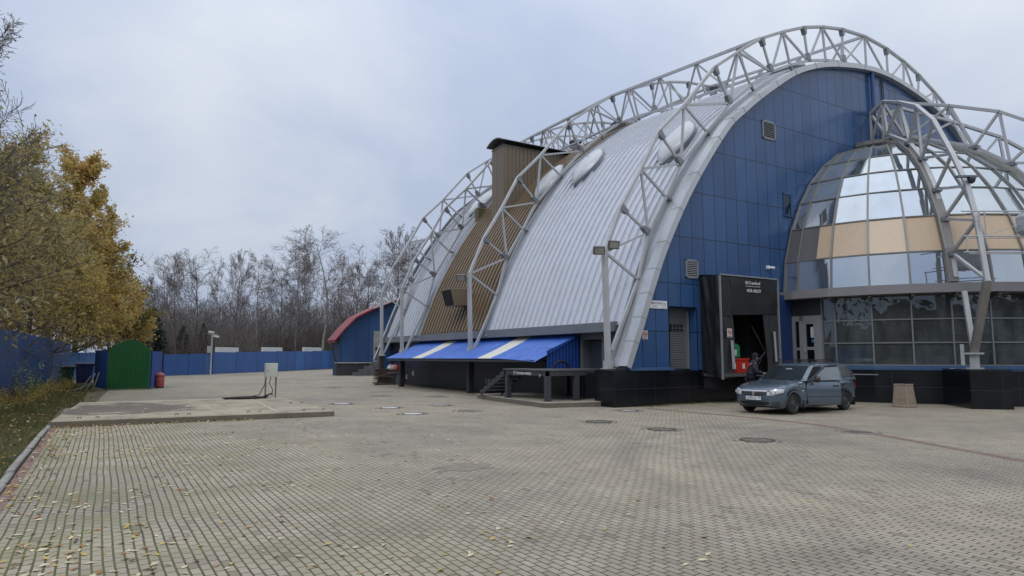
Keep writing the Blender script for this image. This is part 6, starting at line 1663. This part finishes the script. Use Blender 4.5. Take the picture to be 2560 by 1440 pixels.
def leafy(name, label, base, H, seed, spec, nleaf, lsz, lmat, bark, r0=.2, group=None, elong=1.7, lean=(0, 0), lo_twig=2, top_bare=None, crown=None):
    rng = random.Random(seed); out = []; base = V(base)
    grow(rng, base + V((0, 0, -.1)), V((lean[0], lean[1], 1)), H, r0, 0, spec, (8, 6, 5, 3), out)
    t = thing(name, label, 'tree', base, group)
    build('trunk', limbs_mesh(out, hi=1), bark, t, recalc=False, smooth=True)
    build('limbs', limbs_mesh(out, lo=2), twig_dark, t, recalc=False)
    ends = [(pts, lv) for pts, rs, lv in out if lv >= lo_twig]
    mb = MB(); k = 0; tries = 0
    while k < nleaf and tries < nleaf * 6:
        tries += 1
        pts, lv = rng.choice(ends); i = rng.randrange(len(pts) - 1); p = pts[i].lerp(pts[i + 1], rng.random())
        dens = .5 + .9 * noise.noise(p * .55 + V((seed, 0, 0)))
        if rng.random() > dens + .25: continue
        if top_bare and p.z > top_bare and rng.random() > .04: continue
        if crown and not crown(p): continue
        p = p + V((rng.gauss(0, .14), rng.gauss(0, .14), rng.gauss(-.05, .12)))
        a = V((rng.gauss(0, 1), rng.gauss(0, 1), rng.gauss(-.35, .7))).normalized(); b = a.orthogonal().normalized(); b = rot_about(b, a, rng.random() * 6.28)
        s = lsz * rng.uniform(.6, 1.3); c = a.cross(b) * s * .12
        mb.add([p - a * s * elong * .5, p + b * s * .5 + c, p + a * s * elong * .5, p - b * s * .5 + c], [(0, 1, 2, 3)]); k += 1
    build('crown', mb, lmat, t, recalc=False); return t
SL = dict(levels=4, wander=[.05, .10, .14, .18], up=[.02, .05, .0, -.06], taper=[.8, .85, .8, .6], rmin=.006, n=[24, 10, 8], start=[.10, .10, .05], ang=[55, 48, 45], ratio=[.40, .46, .5], shape=[lambda f: 1.25 - .75 * f, lambda f: 1.1 - .5 * f, lambda f: 1.0], rr=[.36, .45, .5])
SLow = dict(SL, up=[.02, .03, -.03, -.12], start=[.06, .1, .05], ratio=[.50, .46, .5], shape=[lambda f: 1.15 - .45 * f, lambda f: 1.1 - .5 * f, lambda f: 1.0])
SR = dict(SL, up=[.01, .07, .03, -.03], start=[.12, .1, .05], n=[34, 10, 8], ang=[58, 46, 45], ratio=[.30, .46, .5], shape=[lambda f: .55 + .62 * math.sin(PI * min(1, .12 + f * .86)), lambda f: 1.1 - .5 * f, lambda f: 1.0])
grp = 'autumn trees along the left fence'
def above(z0): return lambda p: p.z > z0 + .9 * noise.noise(p * .5)
SC = dict(SR, ratio=[.36, .46, .5], n=[40, 10, 8], start=[.10, .1, .05], ang=[56, 46, 45], shape=[lambda f: 1.12 - .74 * f, lambda f: 1.1 - .5 * f, lambda f: 1.0])
leafy('golden_tree', 'golden orange autumn tree with a rounded crown behind the bins', at_depth(186, 58), 18.2, 131, SC, 34000, .155, leaf_gold, bark_grey, .25, grp, 1.5, lean=(.02, -.01), crown=above(4.0))
leafy('golden_tree', 'lower golden bushy tree hanging over the blue fence behind the green sheet wall', at_depth(278, 62), 12.6, 33, dict(SC, ratio=[.43, .46, .5]), 24000, .16, leaf_gold, bark_grey, .18, grp, 1.5, crown=above(2.2))
leafy('golden_tree', 'yellow brown bushy tree low between the willow and the golden crown', at_depth(140, 52), 12.0, 43, dict(SC, ratio=[.46, .46, .5]), 20000, .145, leaf_brown, bark_grey, .18, grp, 1.7, crown=above(2.4))
leafy('green_gold_tree', 'sparse green and gold tree right of the golden crown', at_depth(338, 66), 14.6, 35, dict(SC, ratio=[.27, .44, .5]), 9000, .19, leaf_green, bark_grey, .15, grp, 1.5, crown=above(4.0))
leafy('willow_tree', 'large olive willow leaning over the tall blue fence', (-19.0, 17, 0), 10.2, 37, dict(SR, ratio=[.40, .5, .55]), 15000, .085, leaf_olive, bark_grey, .24, grp, 3.0, lean=(.06, -.02), crown=above(3.2))
leafy('willow_tree', 'nearer olive brown willow at the left edge with low hanging branches', (-20.6, 9.5, 0), 7.4, 39, dict(SR, ratio=[.55, .5, .55]), 9500, .075, leaf_olive, bark_grey, .2, grp, 3.0, lean=(.08, 0), crown=above(2.9))
leafy('willow_tree', 'yellowing willow brush above the fence between the willow and the golden tree', (-18.6, 26, 0), 8.6, 41, dict(SR, ratio=[.46, .5, .5]), 15000, .10, leaf_brown, bark_grey, .16, grp, 2.0, lean=(.05, 0), crown=above(2.5))
# bare tall tree at the left edge
SN = dict(SU, rmin=.0075, n=[24, 10, 7], start=[.35, .12, .1], ratio=[.34, .46, .5], up=[.01, .10, .06, .03], ang=[45, 40, 40])
rng = random.Random(52); out = []; b0 = at_depth(-118, 20)
grow(rng, b0, V((.03, -.0, 1)), 12.0, .13, 0, SN, (9, 7, 5, 4), out)
t = thing('bare_tree', 'bare branched tree with a few dead leaves rising at the left edge above the willows', 'tree', b0)
build('trunk', limbs_mesh(out, hi=1), bark_grey, t, recalc=False); build('crown', limbs_mesh(out, lo=2), M('mid grey twigs', (.17, .15, .145), .9, var=.2), t, recalc=False)
mb = MB()
for pts, rs, lv in out:
    if lv == 3 and rng.random() < .10:
        p = pts[-1]; a = V((rng.gauss(0, 1), rng.gauss(0, 1), -.8)).normalized(); b = a.orthogonal().normalized(); s = rng.uniform(.04, .07); mb.add([p, p + a * s + b * s * .5, p + a * s * 2, p + a * s - b * s * .5], [(0, 1, 2, 3)])
build('dead_leaves', mb, M('dead brown leaves', (.06, .045, .04), .9), t, recalc=False)

# ------------------------------------------------------------------ verge: grass, weeds, fallen leaves
rg = random.Random(61); mb = MB()
def fence_x(y): return -18.25 + (y - 12) * .0667 if y > 12 else -18.25 - (12 - y) * .0975
for k in range(52000):
    y = -9 + 42 * rg.random() ** 1.25; xr = -16.06 if y < 9.6 else -15.5 if y < 22 else -15.2; xl = fence_x(y) + .05
    x = rg.uniform(xl, xr); hh = .05 + .10 * max(0, noise.noise(V((x * .9, y * .9, 2))) + .35)
    if 9.6 < y < 23 and x > -16.1 and rg.random() < .6: continue
    h = hh * rg.uniform(.6, 1.5); a = rg.random() * 6.28; d_ = V((math.cos(a), math.sin(a), 0)); p = V((x, y, -.03)); w_ = V((-d_.y, d_.x, 0)) * .006 * (1 + max(0, y) * .06)
    tip = p + d_ * h * rg.uniform(.2, .8) + V((0, 0, h + .03)); mb.add([p - w_, p + w_, tip], [(0, 1, 2)])
grass_m = leaf_mat('dull autumn grass', [(.25, (.085, .095, .035)), (.45, (.14, .145, .055)), (.65, (.18, .16, .075)), (.9, (.24, .18, .10))], .4)
tag(build('verge_grass', mb, grass_m, recalc=False), 'short dull green grass on the verge along the tall blue fence', 'grass', kind='stuff')
vb = [(-15.935, -40), (-15.935, 9.4), (-15.2, 9.6), (-14.6, 22.6), (-15.0, 31), (-17.1, 34), (-18.4, 12), (-20.3, -8), (-22, -40)]
mb = MB(); mb.add([(x, y, -.03) for x, y in vb], [tuple(range(len(vb)))]); tag(build('verge_soil', mb, soil), kind='structure')
def leaf_geo(mb, p, s, rng, mi, flat=.25):
    a = V((rng.gauss(0, 1), rng.gauss(0, 1), 0)).normalized(); b = V((-a.y, a.x, 0)); lift = rng.uniform(.0, flat) * s * 1.4; cu = rng.uniform(-.3, .5) * s
    mb.add([p - a * s, p - a * s * .2 + b * s * .42 + V((0, 0, abs(cu) * .6 + .003)), p + a * s + V((0, 0, lift)), p - a * s * .2 - b * s * .42 + V((0, 0, lift * .5)), p - a * s * .1 + V((0, 0, .004))], [(0, 4, 1), (1, 4, 2), (2, 4, 3), (3, 4, 0)], mi)
lm = [M('pale cream fallen leaf', (.58, .50, .32), .7, var=.12), M('yellow fallen leaf', (.46, .34, .09), .7, var=.15), M('tan fallen leaf', (.36, .24, .12), .7, var=.15), M('orange brown fallen leaf', (.30, .13, .035), .75, var=.2), M('dark fallen leaf', (.07, .055, .04), .8, var=.2)]
rl = random.Random(71); mb = MB()
def pick(): return rl.choices(range(5), (5, 2.2, 2.4, 1.2, .6))[0]
k = 0
while k < 1500:
    y = -16.5 + 18.2 * rl.random(); x = -15.9 + rl.expovariate(1 / 2.4)
    if x > -3 or (x > -9 and rl.random() < .6): continue
    if noise.noise(V((x * .7, y * .7, 5))) + .35 < rl.random() * .7: continue
    leaf_geo(mb, V((x, y, .006)), rl.uniform(.028, .055), rl, pick()); k += 1
for k in range(330):                      # drift along the foot of the slab and the kerb
    if k < 210: x = -15.9 + 4.6 * rl.random() ** 1.3; p = V((x, 2.0 - (x + 15.95) * .062 - rl.random() ** 2 * .35, .012))
    else: p = V((-15.9 + rl.random() ** 2 * .5, -9 + 10.5 * rl.random(), .01))
    leaf_geo(mb, p, rl.uniform(.03, .055), rl, rl.choices(range(5), (2, 2, 3, 2.5, 2))[0], .8)
for k in range(160): leaf_geo(mb, V((rl.uniform(-15.4, -11), rl.uniform(3, 8.5), .178)), rl.uniform(.03, .05), rl, pick())
for k in range(60): leaf_geo(mb, V((rl.uniform(-9, 6), rl.uniform(-15, -3), .006)), rl.uniform(.015, .03), rl, pick())
tag(build('fallen_leaves', mb, lm, recalc=False), 'pale and yellow fallen leaves strewn over the mossy paving', 'leaves', kind='stuff')
mb = MB()
for k in range(1500):
    y = -9 + 36 * rl.random() ** 1.2; x = rl.uniform(fence_x(y) + .1, -16.0 if y < 9.6 else -14.9); leaf_geo(mb, V((x, y, .03 + rl.random() * .05)), rl.uniform(.03, .06), rl, rl.choices(range(5), (.8, 1.5, 3, 3, 3.5))[0], .7)
tag(build('leaf_litter', mb, lm, recalc=False), 'brown leaf litter lying in the verge grass', 'leaves', kind='stuff')
# dry scrub along the fence foot
mb = MB()
for k in range(1500):
    y = -6 + 36 * rg.random() ** 1.1; x = fence_x(y) + .08 + abs(rg.gauss(0, .55)); h = rg.uniform(.15, .75) * (1.1 - min(.8, (x - fence_x(y)) * .45))
    if x > -16.2: continue
    p = V((x, y, -.03)); q = p + V((rg.gauss(0, .18) * h, rg.gauss(0, .18) * h, h)); mb.tube([p, q], [.007, .003], 3, cap=False)
    for j in range(6):
        c = p.lerp(q, rg.uniform(.3, 1)); a = V((rg.gauss(0, 1), rg.gauss(0, 1), rg.gauss(0, .6))).normalized(); b = a.orthogonal().normalized(); s_ = rg.uniform(.015, .045)
        mb.add([c, c + a * s_ + b * s_ * .5, c + a * s_ * 2, c + a * s_ - b * s_ * .5], [(0, 1, 2, 3)])
tag(build('verge_scrub', mb, leaf_brown, recalc=False), 'dry brown scrub and weeds along the foot of the tall blue fence', 'scrub', kind='stuff')
# weeds by the fence
weed_leaf = leaf_mat('pale green weed leaves', [(.25, (.12, .16, .07)), (.5, (.24, .30, .15)), (.7, (.42, .48, .32)), (.85, (.62, .64, .50))], .3)
for i, (px, d_, h, nst, lab) in enumerate(((10, 25.5, 1.5, 5, 'tall leafy weed at the left edge in front of the blue fence'), (58, 27.5, 1.75, 6, 'tall leafy weed with pale leaves, second from the left by the blue fence'), (85, 31, 1.0, 5, 'low leafy weed between the tall weeds by the blue fence'), (132, 36, 1.75, 4, 'thin tall weed with whitish leaves in front of the green wheelie bin'), (112, 31, .8, 6, 'low bushy weed on the verge below the green bin'), (4, 21, .5, 5, 'low weed at the left edge nearest the viewer'))):
    b = at_depth(px, d_); b.x = max(b.x, fence_x(b.y) + .45); rw = random.Random(90 + i)
    t = thing('weed', lab, 'plant', b, 'weeds along the blue fence'); ms_, ml = MB(), MB()
    for s in range(nst):
        p = b + V((rw.gauss(0, .18), rw.gauss(0, .25), -.03)); hh = h * rw.uniform(.6, 1.05); le = V((rw.gauss(0, .16), rw.gauss(0, .16), 1)); q = p + le * hh
        ms_.tube([p, p.lerp(q, .5) + V((rw.gauss(0, .04), 0, 0)), q], [.010, .008, .004], 4, cap=False)
        for k in range(int(26 * hh)):
            f = .25 + .75 * (k + rw.random()) / (26 * hh); c = p.lerp(q, f); a = rw.random() * 6.28; o = V((math.cos(a), math.sin(a), rw.uniform(-.35, .35))); o2 = V((-math.sin(a), math.cos(a), rw.uniform(-.2, .2))); s_ = rw.uniform(.06, .13) * (1.2 - .5 * f)
            ml.add([c, c + o * s_ + o2 * s_ * .45, c + o * s_ * 2.1 + V((0, 0, -.02)), c + o * s_ - o2 * s_ * .45], [(0, 1, 2, 3)])
    build('stems', ms_, twig_dark, t, recalc=False); build('leaves', ml, weed_leaf, t, recalc=False)
# low moss and tufts where the hall meets the paving
mb = MB()
for k in range(2600):
    if rg.random() < .6: y = rg.uniform(7, 24); x = 1.38 - abs(rg.gauss(0, .28)) - .03 * (y < 10)
    else: x = rg.uniform(1.0, 9.0); y = -.2 - abs(rg.gauss(0, .16)) - (0 if x < 2.4 else -.2)
    h = rg.uniform(.02, .07); a = rg.random() * 6.28; d_ = V((math.cos(a), math.sin(a), 0)); p = V((x, y, 0)); w_ = V((-d_.y, d_.x, 0)) * .014
    mb.add([p - w_, p + w_, p + d_ * h * .6 + V((0, 0, h))], [(0, 1, 2)])
tag(build('edge_moss', mb, grass_m, recalc=False), 'thin moss and tufts growing along the foot of the hall', 'moss', kind='stuff')

# the tree belt on the other side of the yard, seen only in the reflections of the glass
mb = MB(); rt = random.Random(81)
for k in range(9000):
    a = rad(rt.uniform(180, 330)); d_ = rt.uniform(52, 66); c = V((8 + d_ * math.cos(a), -4 + d_ * math.sin(a) * .95, rt.random() ** .8 * rt.uniform(7, 12)))
    s = rt.uniform(.2, .5); u = V((rt.gauss(0, 1), rt.gauss(0, 1), rt.gauss(0, 1))).normalized(); v = u.orthogonal().normalized()
    mb.add([c - u * s, c + v * s * .6, c + u * s, c - v * s * .6], [(0, 1, 2, 3)])
rows = [[], []]
for k in range(151):
    a = rad(175 + k * 165 / 150); d_ = 66; h = 7.5 + 4.5 * noise.noise(V((k * .13, 3, 0))) + 2.5 * noise.noise(V((k * .6, 8, 0)))
    for q, z in ((0, -.5), (1, h)): rows[q].append((8 + d_ * math.cos(a), -4 + d_ * math.sin(a) * .95, z))
mb.grid(rows)
tag(build('tree_belt', mb, M('dark tree belt', (.11, .11, .085), .9, var=.3, scale=.3), recalc=False), 'belt of trees across the road mirrored in the dark glass', 'wood', kind='stuff')
